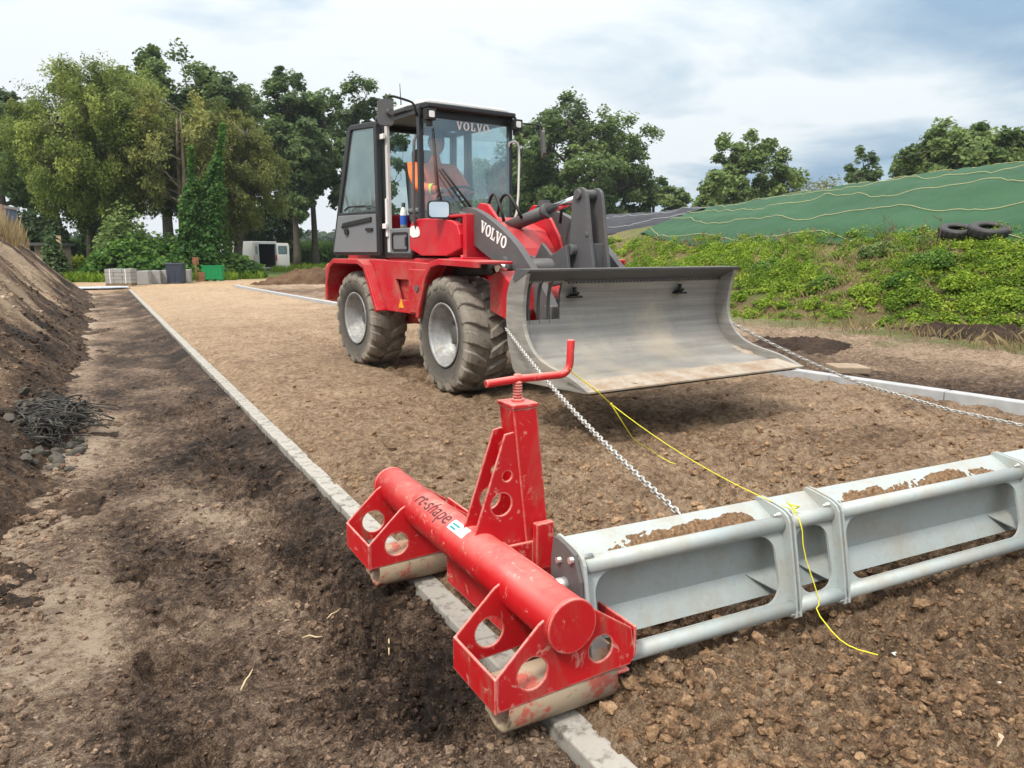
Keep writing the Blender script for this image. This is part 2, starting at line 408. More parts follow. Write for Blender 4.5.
def ground_fn(x, y):
    r = np.hypot(x, y); kr = kerb_x(y)
    zt, wet, rough = trench_z(x, y)
    # --- levelled bed between the kerbs
    fr = np.clip(3.0 / np.maximum(np.abs(y), 1), .3, 1)
    zr = -.012 + .016 * fbm(x * .9, y * .9, 41) + .014 * fbm(x * 3.1, y * 2.2, 42)
    loose = .60 + .5 * sstep(2.4, 1.5, y + .3 * fbm(x, y, 77)) + .35 * sstep(.0, .35, fbm(x * .7, y * .7, 55))
    nr = sstep(5.5, 3.5, r); cl = nr * (lumps(x, y, .045, 11, .95, .35, .75) * .045 * 1.0 + lumps(x, y, .022, 13, .9, .4, .7) * .022 * 1.0) + lumps(x, y, .095, 12, .85, .3, .7) * .095 * (.55 + .25 * (1 - nr)) + (1 - nr) * lumps(x, y, .17, 15, .7, .3, .65) * .17 * .35 - .035
    zr = zr + np.where((y > 3.2) & (y < 60), .72, 1.0) * loose * (cl * np.where(y < 8, 1.1, .8) + .012 * fbm(x * 24, y * 24, 66) + .010 * fbm(x * 9, y * 9, 67))
    zr = zr + .034 * fbm(x * 1.3 + y * .8, y * 7.0 - x * 1.2, 47) * sstep(2.2, 3.2, y) * sstep(5.6, 4.2, y)
    for cx in (2.75, 4.25):                                                      # wheel tracks behind and before the loader
        tr = np.exp(-((x - cx - .03 * (7 - y)) / .2) ** 4) * sstep(3.4, 5.4, y) * sstep(26, 10, y)
        zr = zr - .030 * tr + .022 * tr * np.sin(y * 30 + np.abs(x - cx + .03 * (7 - y)) * 34)
    zr = zr - .05 * sstep(1.25, 1.06, x)
    # --- verge beyond the right kerb
    zv = .0 + .05 * fbm(x * .7, y * .5, 51) + .05 * fbm(x * 2.0, y * 1.2, 52) + .035 * np.abs(fbm(x * 5, y * 3, 53)) + lumps(x, y, .16, 14, .4) * .16 * .5
    zv = zv - .14 * np.exp(-(((x - kr - .55) / .38) ** 2 + ((y - 3.3) / 1.1) ** 2) ** 2) - .10 * np.exp(-(((x - kr - .7) / .5) ** 2 + ((y - 6.2) / .9) ** 2) ** 2)
    ke = .004 + .030 * fbm(y * 1.6, y * 0 + 2.5, 58, 3)
    um = sstep(KL0 - .014, KL0 - .002, x) * sstep(KL1 + .006 - np.maximum(ke, 0), KL1 - .02 - np.maximum(ke, 0), x)
    far = sstep(26.5, 29.5, y + .5 * fbm(x * .4, y * .4, 61))
    w_t = x < (KL0 + KL1) / 2
    w_v = x > kr + .05
    z = np.where(w_t, zt, np.where(w_v, zv, zr)); z = z * (1 - um) + (KZ - .09) * um
    zf = -.04 + .04 * fbm(x * .5, y * .5, 71) + .02 * fbm(x * 2, y * 2, 72)
    zf = np.where(r > 70, -.10 + .3 * fbm(x * .02, y * .02, 73) * sstep(70, 200, r), zf)
    farw = np.where(x < -1.2, np.maximum(far, 0), far)
    z = z * (1 - farw) + zf * farw
    # behind the camera and far to the side: plain rough soil
    # --- colour tone
    tt = .37 + .17 * fbm(x * 1.2, y * .8, 81) + .34 * fbm(x * 3.4, y * 2.6, 85) + .38 * wet * (.75 + .5 * fbm(x * 3, y * 2, 82)) + .20 * (1 - rough) - .15 * sstep(.45, .8, x) + .12 * sstep(8, 16, y)
    tr_ = .72 + .10 * fbm(x * .8, y * .8, 84) + .06 * sstep(2.5, 7, y) + .19 * sstep(8, 20, y) - .07 * sstep(2.2, 1.2, y)
    tr_ = tr_ - .13 * sstep(.02, .3, fbm(x * .9, y * 3.5, 86)) * sstep(2, 3.2, y) * sstep(3.0, 4.2, x)
    tv = .66 + .42 * fbm(x * .6, y * .35, 87) + .12 * fbm(x * 2.5, y * 1.5, 88)
    tv = tv - .26 * np.exp(-(((x - kr - .6) / .5) ** 2 + ((y - 3.4) / 1.2) ** 2)) - .22 * np.exp(-(((x - kr - .9) / .8) ** 2 + ((y - 6.6) / 1.2) ** 2))
    tf = .92 + .1 * fbm(x * .3, y * .3, 89)
    tone = np.where(w_t, tt, np.where(w_v, tv, tr_)) * (1 - farw) + tf * farw
    grass = sstep(33, 37, y + 2.0 * fbm(x * .25, y * .25, 91)) * sstep(62, 30, np.abs(x - 4 + 0 * y)) 
    grass = np.maximum(grass, sstep(60, 75, r)); grass = np.maximum(grass, sstep(-7, -9, x))
    vg = sstep(-.6, .9, (x - 9.2) + .8 * fbm(x * .8, y * .8, 93)) * sstep(0, .3, fbm(x * 1.1, y * 1.1, 94) + .2) * .8
    grass = np.maximum(grass, vg * (x > kr))
    return z, np.clip(tone, 0, 1), np.clip(grass, 0, 1)
def grey_fn(x, y): return np.where(x < (KL0 + KL1) / 2, 1.0, .32 + .4 * sstep(kerb_x(y), kerb_x(y) + .3, x)) * sstep(29, 26, y)

th_f = np.arange(-12, 74, .115); th_c1 = np.arange(74, 348, 4.0)
TH = np.radians(np.concatenate([th_f, th_c1]))
rr = [.25]
while rr[-1] < 900:
    r_ = rr[-1]; rr.append(r_ * (1.06 if r_ < .85 else 1.0038 if r_ < 6 else 1.0055 if r_ < 12 else 1.010 if r_ < 45 else 1.05))
RR = np.array(rr)
gx = np.sin(TH)[:, None] * RR[None]; gy = np.cos(TH)[:, None] * RR[None]
gz, gt, gg = ground_fn(gx, gy)
g = grid_mesh('ground', gx, gy, gz, M['soil'], {'tone': gt, 'grass': gg, 'grey': grey_fn(gx, gy)}, close_u=True)
g.data.flip_normals() if g.data.polygons[0].normal.z < 0 else None
tag(g, 'bare brown earth of the building site running out to grass fields', 'ground', kind='structure')

# ---------------------------------------------------------------- soil bank on the left
def foot_x(y): return -.07 - 1.0 / np.maximum(y, 2.6) + .05 * np.sin(y * 1.3) + .03 * np.sin(y * 3.1)
def bank_fn(s, y):
    """s = horizontal distance from the foot"""
    s2 = s + .05 * fbm(s * 2, y * 1.2, 101)
    z = -.16 + 1.66 * sstep(0, 1, np.clip(s2 / 2.0, 0, 1)) * .55 + np.clip(s2, 0, 1.75) * .43
    z = z + .12 * sstep(1.6, 3.5, s) * fbm(s, y * .6, 102)
    ridge = fbm(y * 2.2 + .5 * s, s * .7, 103, 4) * sstep(.25, .7, s)
    z = z + .085 * ridge * sstep(2.2, 1.6, s) + .08 * fbm(s * 2.2, y * 1.8, 104) + .035 * fbm(s * 8, y * 7, 107) + .008 * fbm(s * 34, y * 30, 108)
    low = sstep(.75, .2, s)
    z = z + low * (lumps(s, y, .15, 105, .55) * .15 * .7 + lumps(s, y, .07, 106, .55) * .07 * .7) * sstep(-.05, .1, s)
    end = sstep(28.5, 26.2, y); z = -.3 + (z + .3) * end
    tone = .52 + 1.0 * fbm(y * 1.0 + .5 * s, s * .8, 111, 3) * sstep(.2, .6, s) + .45 * fbm(y * 3.4 + 1.2 * s, s * 1.3, 112, 3) * sstep(.2, .5, s) + .30 * sstep(.5, 1.2, s) + .2 * fbm(s * 4, y * 4, 114) - .20 * low - .12 * sstep(4.5, 2.5, y)
    gr = .75 * sstep(2.3, 3.0, s + .4 * fbm(s, y, 113))
    return z, np.clip(tone, 0, 1), gr
ys = [-4.0]
while ys[-1] < 29.2: ys.append(ys[-1] + max(.022, .0055 * abs(ys[-1]) if ys[-1] > 0 else .06))
ys = np.array(ys); ss = np.concatenate([np.arange(-.25, 2.1, .016), np.arange(2.1, 8.5, .15)])
bs, by = np.meshgrid(ss, ys, indexing='ij')
bz, bt, bg = bank_fn(bs, by); bx = foot_x(by) - bs
b_ = grid_mesh('soil_bank', bx, by, bz, M['bank'], {'tone': bt, 'grass': bg}); b_.data.flip_normals() if b_.data.polygons[1000].normal.z < 0 else None
tag(b_, 'steep scraped earth bank beside the trench', 'bank', kind='structure')
def bank_z(x, y):
    return float(bank_fn(np.array([foot_x(np.array([y]))[0] - x]), np.array([y]))[0][0])

# ---------------------------------------------------------------- grassy mound on the right
def crest_z(y): return np.interp(y, [-10, 0, 8.3, 12.4, 16.6, 20, 30, 42, 50], [3.0, 3.0, 2.93, 2.78, 2.46, 2.42, 2.45, 2.3, 1.0])
def mound_fn(x, y):
    w = .35 * fbm(y * .35, x * .1, 121) + .12 * fbm(y * 1.3, x * .3, 122)
    f0 = np.interp(y, [-12, 4, 7.2, 9.2, 16, 22, 45], [11.2, 10.6, 10.1, 9.55, 10.6, 12.0, 13.5]) + w
    cz = crest_z(y)
    u1 = (x - f0) / np.maximum(12.9 - f0, .6)
    z1 = -.25 + 1.62 * sstep(-.12, 1.12, u1)
    u2 = np.clip((x - 12.9) / (17.0 - 12.9), 0, 1)
    z2 = (cz - 1.37) * (1 - (1 - u2) ** 1.5)
    z = z1 + np.where(x > 12.9, z2, 0)
    z = z * sstep(27, 19, x) if False else z - (z + .3) * sstep(18.2, 26, x)
    z = z + .08 * fbm(x * 1.1, y * 1.1, 123) * sstep(13.2, 12.4, x) + .05 * fbm(x * 4, y * 4, 124) * sstep(13.2, 12.2, x)
    z = -.3 + (z + .3) * sstep(50, 44, y)
    return z
mys = [-14.0]
while mys[-1] < 52: mys.append(mys[-1] + (.075 if -2 < mys[-1] < 20 else .3))
mxs = np.concatenate([np.arange(8.6, 13.4, .06), np.arange(13.4, 28, .2)])
mx, my = np.meshgrid(mxs, np.array(mys), indexing='ij'); mz = mound_fn(mx, my)
mt = np.clip(.62 + .3 * fbm(mx * .8, my * .8, 131), 0, 1); mg = np.clip(.42 + .8 * fbm(mx * .7, my * .7, 132) - .4 * sstep(10.3, 9.6, mx), 0, .75)
mo = grid_mesh('mound', mx, my, mz, M['soil'], {'tone': mt, 'grass': mg}); mo.data.flip_normals() if mo.data.polygons[500].normal.z < 0 else None
tag(mo, 'long overgrown earth mound along the right of the site', 'mound', kind='structure')
def mz1(x, y): return float(mound_fn(np.array([x]), np.array([y]))[0])

# ---------------------------------------------------------------- tarpaulins on the mound
def tarpmat(name, c, c2, rough, st):
    m = NT(name); n = m.noise(1.2, 5, .6, None, .3, st); n2 = m.noise(9, 5, .6); n3 = m.noise(260, 2)
    col = m.mix(m.mr(n, .3, .7), c, c2); col = m.mix(m.mr(n2, .55, .8, 0, .3), col, tuple(x * 1.6 + .02 for x in c2))
    m.set(color=col, rough=rough, spec=.3)
    m.bump(m.math('ADD', n2, m.math('MULTIPLY', n3, .15)), .25, .03); return m.mat
M['gtarp'] = tarpmat('green_mesh_tarp', (.012, .056, .024), (.024, .084, .037), .75, (1, .25, 1))
M['btarp'] = tarpmat('black_plastic_sheet', (.010, .012, .018), (.032, .036, .048), .65, (1, .3, 1))
def tarp(name, mat, y0, y1, xl, label, cat, lines, seed, linemat, sag):
    ya = np.arange(y0, y1 + .01, .12); u = np.linspace(0, 1, 46)
    U, Y = np.meshgrid(u, ya, indexing='ij')
    X0 = np.interp(Y, *xl) + .14 * fbm(Y * .9, Y * 0 + 3, seed); X = X0 + (21.5 - X0) * U
    Yw = Y + .25 * fbm(X * .5, Y * .1, seed + 1) * 1.0
    fold = .08 * fbm(X * .8, Y * 2.2, seed + 2) + .07 * (1 - np.abs(fbm(X * 1.0, Y * .5, seed + 3)) * 2) * .5 + .035 * np.abs(fbm(X * .6 + Y * .9, Y * 2.6, seed + 6)) + .03 * fbm(X * 5, Y * 5, seed + 7)
    Z = mound_fn(X, Yw) + .07 + fold
    Z = np.where(U < .03, Z - .06, Z)
    o = grid_mesh(name, X, Yw, Z, mat); o.data.flip_normals() if o.data.polygons[300].normal.z < 0 else None
    s = o.modifiers.new('thick', 'SOLIDIFY'); s.thickness = .012; s.offset = -1
    tag(o, label, cat)
    for k, (a, b, amp) in enumerate(lines):
        pts = []
        for yy in np.arange(y0 + .1, y1 - .1, .12):
            q = (yy - y0) / (y1 - y0)
            uu = a + (b - a) * q + amp * math.sin(yy * 1.9 + k * 2.1) + amp * .8 * float(fbm(np.array([yy * .6]), np.array([k * 9.]), seed + 5)[0])
            i = np.clip(uu, 0, 1) * 45; i0 = int(min(i, 44)); f = i - i0
            j = int(min(round((yy - y0) / .12), len(ya) - 1))
            P = [float(A[i0, j] * (1 - f) + A[i0 + 1, j] * f) for A in (X, Yw, Z)]
            pts.append((P[0], P[1], P[2] + .018))
        mb = MB(); mb.tube(pts, .0065, 6); mb.build('rope', linemat, o)
    return o
M['rope'] = plain('pale_yellow_rope', (.46, .42, .22), .8)
M['rope2'] = plain('pale_grey_rope', (.45, .46, .47), .8)
tarp('green_tarpaulin', M['gtarp'], -11, 17.2, ([-11, 6, 12, 15, 17.2], [12.9, 12.75, 12.8, 12.9, 13.6]), 'green mesh tarpaulin tied down with pale ropes over the right mound', 'tarpaulin', [(.02, .03, .012), (.12, .13, .016), (.24, .24, .014), (.37, .36, .008), (.49, .47, .006)], 141, M['rope'], .1)
tarp('black_tarpaulin', M['btarp'], 17.0, 45, ([17, 19, 24, 30, 45], [14.6, 13.4, 13.2, 13.3, 13.5]), 'black plastic sheeting over the mound behind the loader bucket', 'tarpaulin', [(.10, .12, .01), (.30, .30, .006)], 161, M['rope2'], .1)

# ---------------------------------------------------------------- kerbs: every concrete element is a thing
kerb_lab = 'grey concrete edging strip with earth on its face along the trench'
proto = None
y = -1.0; i = 0
while y < 27.5:
    L_ = 1.0
    if proto is None:
        mb = MB(); mb.bb((-.044, 0.0015, -.24), (.046, L_ - .0015, 0)); proto = o = mb.build('kerb_block', M['kerb'], None, .006)
    else:
        o = proto.copy(); COL.objects.link(o)
    o.location = (1.008, y, KZ + .002 * math.sin(i * 1.7)); o.rotation_euler = (0, 0, .0015 * math.sin(i * 2.3))
    tag(o, 'thin grey concrete edging block laid end to end along the dark trench', 'kerb', 'edging blocks along the trench')
    y += L_; i += 1
proto = None
d = -1.5; i = 0
Ls = []
yy = -1.5
while yy < 27.5:
    x0 = float(kerb_x(yy)); y1 = yy + 1.0; x1 = float(kerb_x(y1)); a = math.atan2(x1 - x0, 1.0); L_ = math.hypot(x1 - x0, 1)
    if proto is None:
        mb = MB(); mb.bb((0, .002, -.2), (.12, 1.0, .055)); proto = o = mb.build('kerb_block', M['kerb2'], None, .008)
    else:
        o = proto.copy(); COL.objects.link(o)
    o.location = (x0, yy, 0); o.rotation_euler = (0, 0, -a); o.scale = (1, L_ - .004, 1)
    tag(o, 'clean light grey raised kerb block in the line beside the weedy mound', 'kerb', 'raised kerb blocks on the mound side')
    yy = y1; i += 1

# ---------------------------------------------------------------- clods, stones, heaps
def ico(sub=2):
    bm = bmesh.new(); bmesh.ops.create_icosphere(bm, subdivisions=sub, radius=1)
    v = np.array([x.co[:] for x in bm.verts]); f = np.array([[q.index for q in p.verts] for p in bm.faces]); bm.free(); return v, f
IV, IF = ico(2)
def rock_shapes(n, seed):
    out = []; rg = np.random.default_rng(seed)
    for k in range(n):
        d = IV.copy()
        for _ in range(9):                                                   # cut by random planes: angular lumps
            nn = rg.normal(size=3); nn /= np.linalg.norm(nn); h = rg.uniform(.55, .95)
            q = d @ nn - h; d = d - np.where(q > 0, q, 0)[:, None] * nn * .9
        d = d * (1 + .12 * rg.normal(size=(len(d), 1)) * .5) * rg.uniform(.7, 1.2, 3)
        out.append(d)
    return out
RS = rock_shapes(10, 5)
IV1, IF1 = ico(1)
rg1 = np.random.default_rng(8); RS1 = [IV1 * (1 + .28 * rg1.normal(size=(len(IV1), 1))) * rg1.uniform(.65, 1.25, 3) for _ in range(14)]
def scatter_mesh(name, pts, sizes, mat, tones, seed, flat=.75):
    """loose lumps of earth: crumbs are coarse, the bigger clods angular"""
    rg = np.random.default_rng(seed); Vs = []; Ts = []; Fs = []; off = 0
    for i in range(len(pts)):
        big = sizes[i] > .011
        d, f = (RS[i % 10], IF) if big else (RS1[i % 14], IF1)
        if big: d = d * (1 + .10 * rg.normal(size=(len(d), 1)))
        a = rg.uniform(0, 2 * PI); c, s = math.cos(a), math.sin(a); tl = rg.uniform(-.6, .6)
        q = d * sizes[i] * np.array([1, 1, flat])
        q = np.stack([q[:, 0], q[:, 1] * math.cos(tl) - q[:, 2] * math.sin(tl), q[:, 1] * math.sin(tl) + q[:, 2] * math.cos(tl)], 1)
        Vs.append(np.stack([q[:, 0] * c - q[:, 1] * s, q[:, 0] * s + q[:, 1] * c, q[:, 2]], 1) + pts[i]); Ts.append(np.full(len(d), tones[i])); Fs.append(f + off); off += len(d)
    return np_mesh(name, np.concatenate(Vs), np.concatenate(Fs), mat, {'tone': np.concatenate(Ts)}, None, False)
rg = np.random.default_rng(3)
N0 = 46000
rad = .95 * (7.0 / .95) ** rg.uniform(0, 1, N0); ang = np.radians(rg.uniform(-4, 72, N0)); X = rad * np.sin(ang); Y = rad * np.cos(ang)
keep = (X > 1.085) & (X < kerb_x(Y) - .05) & (rg.uniform(0, 1, N0) < np.clip(1.05 - .20 * Y + .5 * fbm(X * 1.5, Y * 1.5, 201) + .35 * fbm(X * 6, Y * 6, 202), .12, 1))
X, Y = X[keep], Y[keep]
Z, TT, _ = ground_fn(X, Y)
S = .0028 + .006 * rg.uniform(0, 1, len(X)) ** 2 + .021 * rg.uniform(0, 1, len(X)) ** 9
pts = np.stack([X, Y, Z + S * .3], 1)
o = scatter_mesh('soil_clods', pts, S, M['clod'], TT + rg.normal(0, .08, len(X)) - .14, 9); tag(o, 'loose brown clods of earth strewn over the levelled bed', 'soil', kind='stuff')
N0 = 26000
rad = 1.1 * (8 / 1.1) ** rg.uniform(0, 1, N0); ang = np.radians(rg.uniform(-12, 35, N0)); X = rad * np.sin(ang); Y = rad * np.cos(ang)
keep = (X < .95) & (X > foot_x(Y) - .15); X, Y = X[keep], Y[keep]
nf = np.exp(-((X - foot_x(Y)) / .14) ** 2)
keep = rg.uniform(0, 1, len(X)) < np.clip(.40 + .6 * nf + .7 * fbm(X * 2.2, Y * 2.2, 211) + .5 * sstep(.3, .7, X), .03, 1); X, Y, nf = X[keep], Y[keep], nf[keep]
Z, TT, _ = ground_fn(X, Y)
S = .0025 + .006 * rg.uniform(0, 1, len(X)) ** 2 + .018 * rg.uniform(0, 1, len(X)) ** 14 + .028 * nf * rg.uniform(0, 1, len(X)) ** 7
pts = np.stack([X, Y, Z + S * .25], 1)
o = scatter_mesh('soil_crumbs', pts, S, M['clodg'], np.clip(TT, .15, .6) - .06 + rg.normal(0, .08, len(X)), 19); tag(o, 'dark crumbs of earth lying in the trench', 'soil', kind='stuff')

n = 9000; s_ = rg.uniform(-.05, 1.7, n) ** 1.0; y_ = 2.2 * (22 / 2.2) ** rg.uniform(0, 1, n); keep = rg.uniform(0, 1, n) < np.clip(.75 - .45 * s_ + .6 * fbm(s_ * 3, y_ * 2, 215), .05, 1); s_, y_ = s_[keep], y_[keep]
zb_, tb_, _ = bank_fn(s_, y_); S = (.005 + .012 * rg.uniform(0, 1, len(s_)) ** 2 + .016 * rg.uniform(0, 1, len(s_)) ** 8) * np.clip(y_ / 6, .6, 1.5)
o = scatter_mesh('bank_crumbs', np.stack([foot_x(y_) - s_, y_, zb_ + S * .2], 1), S, M['clodg'], tb_ - .05 + rg.normal(0, .08, len(s_)), 29); tag(o, 'loose lumps of earth lying on the slope of the bank', 'soil', kind='stuff')

def heap(name, cx, cy, rx, ry, h, label, tone, seed, mat='clodg', base=None, n=700):
    u = np.linspace(-1.15, 1.15, 110); A, B = np.meshgrid(u, u, indexing='ij')
    q = np.sqrt(A ** 2 + B ** 2) + .22 * fbm(A * 2.5, B * 2.5, seed)
    X = cx + A * rx; Y = cy + B * ry
    z0 = ground_fn(X, Y)[0] if base is None else np.vectorize(base)(X, Y)
    Z = z0 - .12 + (h + .12) * np.clip(1 - q ** 1.7, -.1, 1) * (1 + .35 * fbm(A * 4, B * 4, seed + 1)) + h * .5 * lumps(A, B, .20, seed + 2, .65) + h * .25 * lumps(A, B, .09, seed + 5, .65) + (.02 + .12 * h) * fbm(A * 14, B * 14, seed + 3)
    T = np.clip(tone + .15 * fbm(A * 3, B * 3, seed + 4), 0, 1)
    o = grid_mesh(name, X, Y, Z, M[mat], {'tone': T}); o.data.flip_normals() if o.data.polygons[5000].normal.z < 0 else None
    return tag(o, label, 'soil heap')
p = at_z(985, 336); heap('soil_heap', p.x - .45, p.y - .05, .75, 1.3, .16, 'low black heap of earth at the foot of the weedy mound', .10, 221)
p = at_z(812, 348); heap('soil_heap', p.x - .1, p.y + .1, 1.0, 1.1, .07, 'dark spill of earth behind the right edge of the bucket', .14, 231)
p = at_z(318, 288); heap('soil_heap', 7.6, p.y + 4, 2.6, 1.6, .50, 'brown heap of earth in the distance beside the white van', .30, 241, 'clod')
# pale chips lying on the bed
for k, (px, py, s_, lab) in enumerate([(1013, 592, .014, 'white shard of rubble at the right edge of the bed beyond the others'), (898, 634, .013, 'small white chip on the brown bed near the yellow string end'), (999, 661, .017, 'bluish white flat chip on the brown bed near the picture corner'),
                             (829, 640, .010, 'round pale pebble just under the hanging yellow string'), (1001, 728, .026, 'flat tan stone low in the right corner of the bed'), (735, 632, .011, 'tiny pale pebble beside the galvanised lower tube')]):
    p = at_z(px, py, .02); z_ = float(ground_fn(np.array([p.x]), np.array([p.y]))[0][0])
    d = RS[(k * 3) % 10] * s_ * np.array([1.2, .9, .5]); me = bpy.data.meshes.new('stone_chip'); me.from_pydata([tuple(v) for v in d], [], [tuple(f) for f in IF.tolist()])
    me.materials.append(M['white'] if k in (0, 1, 2) else plain('pale_stone', (.45, .36, .25), .9)); me.polygons.foreach_set('use_smooth', [True] * len(me.polygons))
    o = bpy.data.objects.new('stone_chip', me); COL.objects.link(o); o.location = (p.x, p.y, z_ + s_ * .3); o.rotation_euler = (.3, .2, k); tag(o, lab, 'stone')
# straws in the trench
M['straw'] = plain('dry_straw', (.50, .40, .24), .8)
for px, py, ang, L_, lab in [(247, 682, 60, .10, 'pale straight straw lying alone in the trench mud'), (333, 606, 35, .085, 'short straw nearest the far roller box'), (389, 645, 70, .12, 'thin bent stalk on the trench earth beside the red carriage'), (312, 632, -35, .07, 'dry leaf stalk next to the grey lump of mud')]:
    p = at_z(px, py, -.10); z_ = float(ground_fn(np.array([p.x]), np.array([p.y]))[0][0]) + .012
    a = R(ang); dx, dy = math.cos(a) * L_ / 2, math.sin(a) * L_ / 2
    mb = MB(); mb.tube([(-dx, -dy, .004), (-.2 * dx, -.3 * dy + .006, .010), (.4 * dx, .4 * dy, .008), (dx, dy, .012)], [.0022, .003, .0028, .0015], 6)
    o = mb.build('straw', M['straw']); o.location = (p.x, p.y, z_); tag(o, lab, 'straw')
# ================================================================ WHEEL LOADER  (local: +x forward, +y its left, z up)
LHD = R(3.0)
LF = Vector((math.sin(LHD), -math.cos(LHD), 0)); LL = Vector((0, 0, 1)).cross(LF)
LO = Vector((3.39, 5.85, -.015))
loader = empty('wheel_loader', LO, math.atan2(LF.y, LF.x))
tag(loader, 'red compact wheel loader with dark cab, grey lift arms and open cab door', 'loader')
def lw(p): return LO + LF * p[0] + LL * p[1] + Vector((0, 0, p[2]))
XZ = dict(ux=(1, 0, 0), uy=(0, 0, 1))
def side(mb, pts, y, th, holes=(), mi=0): return mb.plate(pts, holes, (0, y, 0), (1, 0, 0), (0, 0, 1), th, mi)
def sweep_xz(mb, path, y0, y1, th, mi=0):
    """bent sheet: polyline in xz swept across y"""
    n = len(path); nr = []
    for i in range(n):
        a = Vector(path[max(i - 1, 0)]); b = Vector(path[min(i + 1, n - 1)]); d = (b - a).normalized(); nr.append(Vector((-d.y, d.x)))
    poly = [tuple(path[i]) for i in range(n)] + [tuple(Vector(path[i]) - nr[i] * th) for i in range(n - 1, -1, -1)]
    return side(mb, poly, (y0 + y1) / 2, abs(y1 - y0), (), mi)

# ---- wheels
RW, WW = .50, .40
def make_wheel():
    mb = MB()
    prof = [(.262, -.15), (.29, -.178), (.36, -.198), (.43, -.196), (.458, -.185), (.466, -.165), (.468, 0), (.466, .165), (.458, .185), (.43, .196), (.36, .198), (.29, .178), (.262, .15)]
    mb.lathe(prof, (0, 0, 0), (0, 1, 0), 72)
    NL = 18
    for sgn in (-1, 1):
        for k in range(NL):
            a0 = 2 * PI * (k + (.5 if sgn > 0 else 0)) / NL; pitch = 2 * PI / NL
            st = [(0.012, .0, .40, .470, .498), (.06, .13, .52, .470, .500), (.12, .34, .58, .468, .500), (.168, .44, .62, .462, .492), (.196, .47, .60, .430, .474), (.203, .48, .54, .392, .428)]
            vs = []
            for yy, lead, wd, ri, ro in st:
                ca = a0 + pitch * lead; hw = pitch * wd / 2
                for r_, w_ in ((ri, hw * 1.1), (ro, hw * .88)):
                    for q in (-1, 1):
                        t = ca + q * w_; vs.append((r_ * math.cos(t), sgn * yy, r_ * math.sin(t)))
            fs = []
            for i in range(len(st) - 1):
                b = i * 4; c = b + 4
                fs += [(b + 2, b + 3, c + 3, c + 2), (b, b + 2, c + 2, c), (b + 3, b + 1, c + 1, c + 3)]
            fs += [(0, 1, 3, 2), ((len(st) - 1) * 4, (len(st) - 1) * 4 + 2, (len(st) - 1) * 4 + 3, (len(st) - 1) * 4 + 1)]
            if sgn < 0: fs = [f[::-1] for f in fs]
            mb.add(vs, fs)
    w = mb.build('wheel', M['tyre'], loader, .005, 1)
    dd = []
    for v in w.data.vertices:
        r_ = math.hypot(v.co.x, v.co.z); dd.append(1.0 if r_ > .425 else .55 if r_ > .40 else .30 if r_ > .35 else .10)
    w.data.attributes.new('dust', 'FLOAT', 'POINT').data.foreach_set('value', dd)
    mb = MB()                                                                # dished rim, outside is -y
    mb.lathe([(.272, -.170), (.278, -.184), (.262, -.184), (.250, -.162), (.246, -.128), (.236, -.122), (.234, -.085), (.226, -.080), (.222, -.03), (.212, -.022), (.20, .012), (.165, .018), (.155, -.010), (.10, -.018), (.0, -.018)], (0, 0, 0), (0, 1, 0), 48)
    mb.lathe([(.262, .182), (.25, .16), (.24, .05), (.2, .03), (0, .03)], (0, 0, 0), (0, 1, 0), 40)
    rim = mb.build('rim', M['rim'], w)
    mb = MB(); mb.lathe([(.085, -.01), (.085, -.055), (.07, -.068), (0, -.07)], (0, 0, 0), (0, 1, 0), 24)
    for k in range(8):
        a = 2 * PI * k / 8; c = (.122 * math.cos(a), -.012, .122 * math.sin(a)); mb.cyl((c[0], -.012, c[2]), (c[0], -.04, c[2]), .018, 6)
    hub = mb.build('hub', M['dgrey'], w)
    return w
def wheel_copy(w, x, y, flip, rot, first=False):
    if first: o = w
    else:
        o = w.copy(); COL.objects.link(o); o.parent = loader
        for ch in w.children: c = ch.copy(); COL.objects.link(c); c.parent = o
    o.location = (x, y, RW - .012); o.rotation_euler = (0, rot, PI if flip else 0)
    return o
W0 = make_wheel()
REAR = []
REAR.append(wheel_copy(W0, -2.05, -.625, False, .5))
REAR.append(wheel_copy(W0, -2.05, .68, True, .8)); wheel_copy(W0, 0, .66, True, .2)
wheel_copy(W0, 0, -.66, False, .1, True)

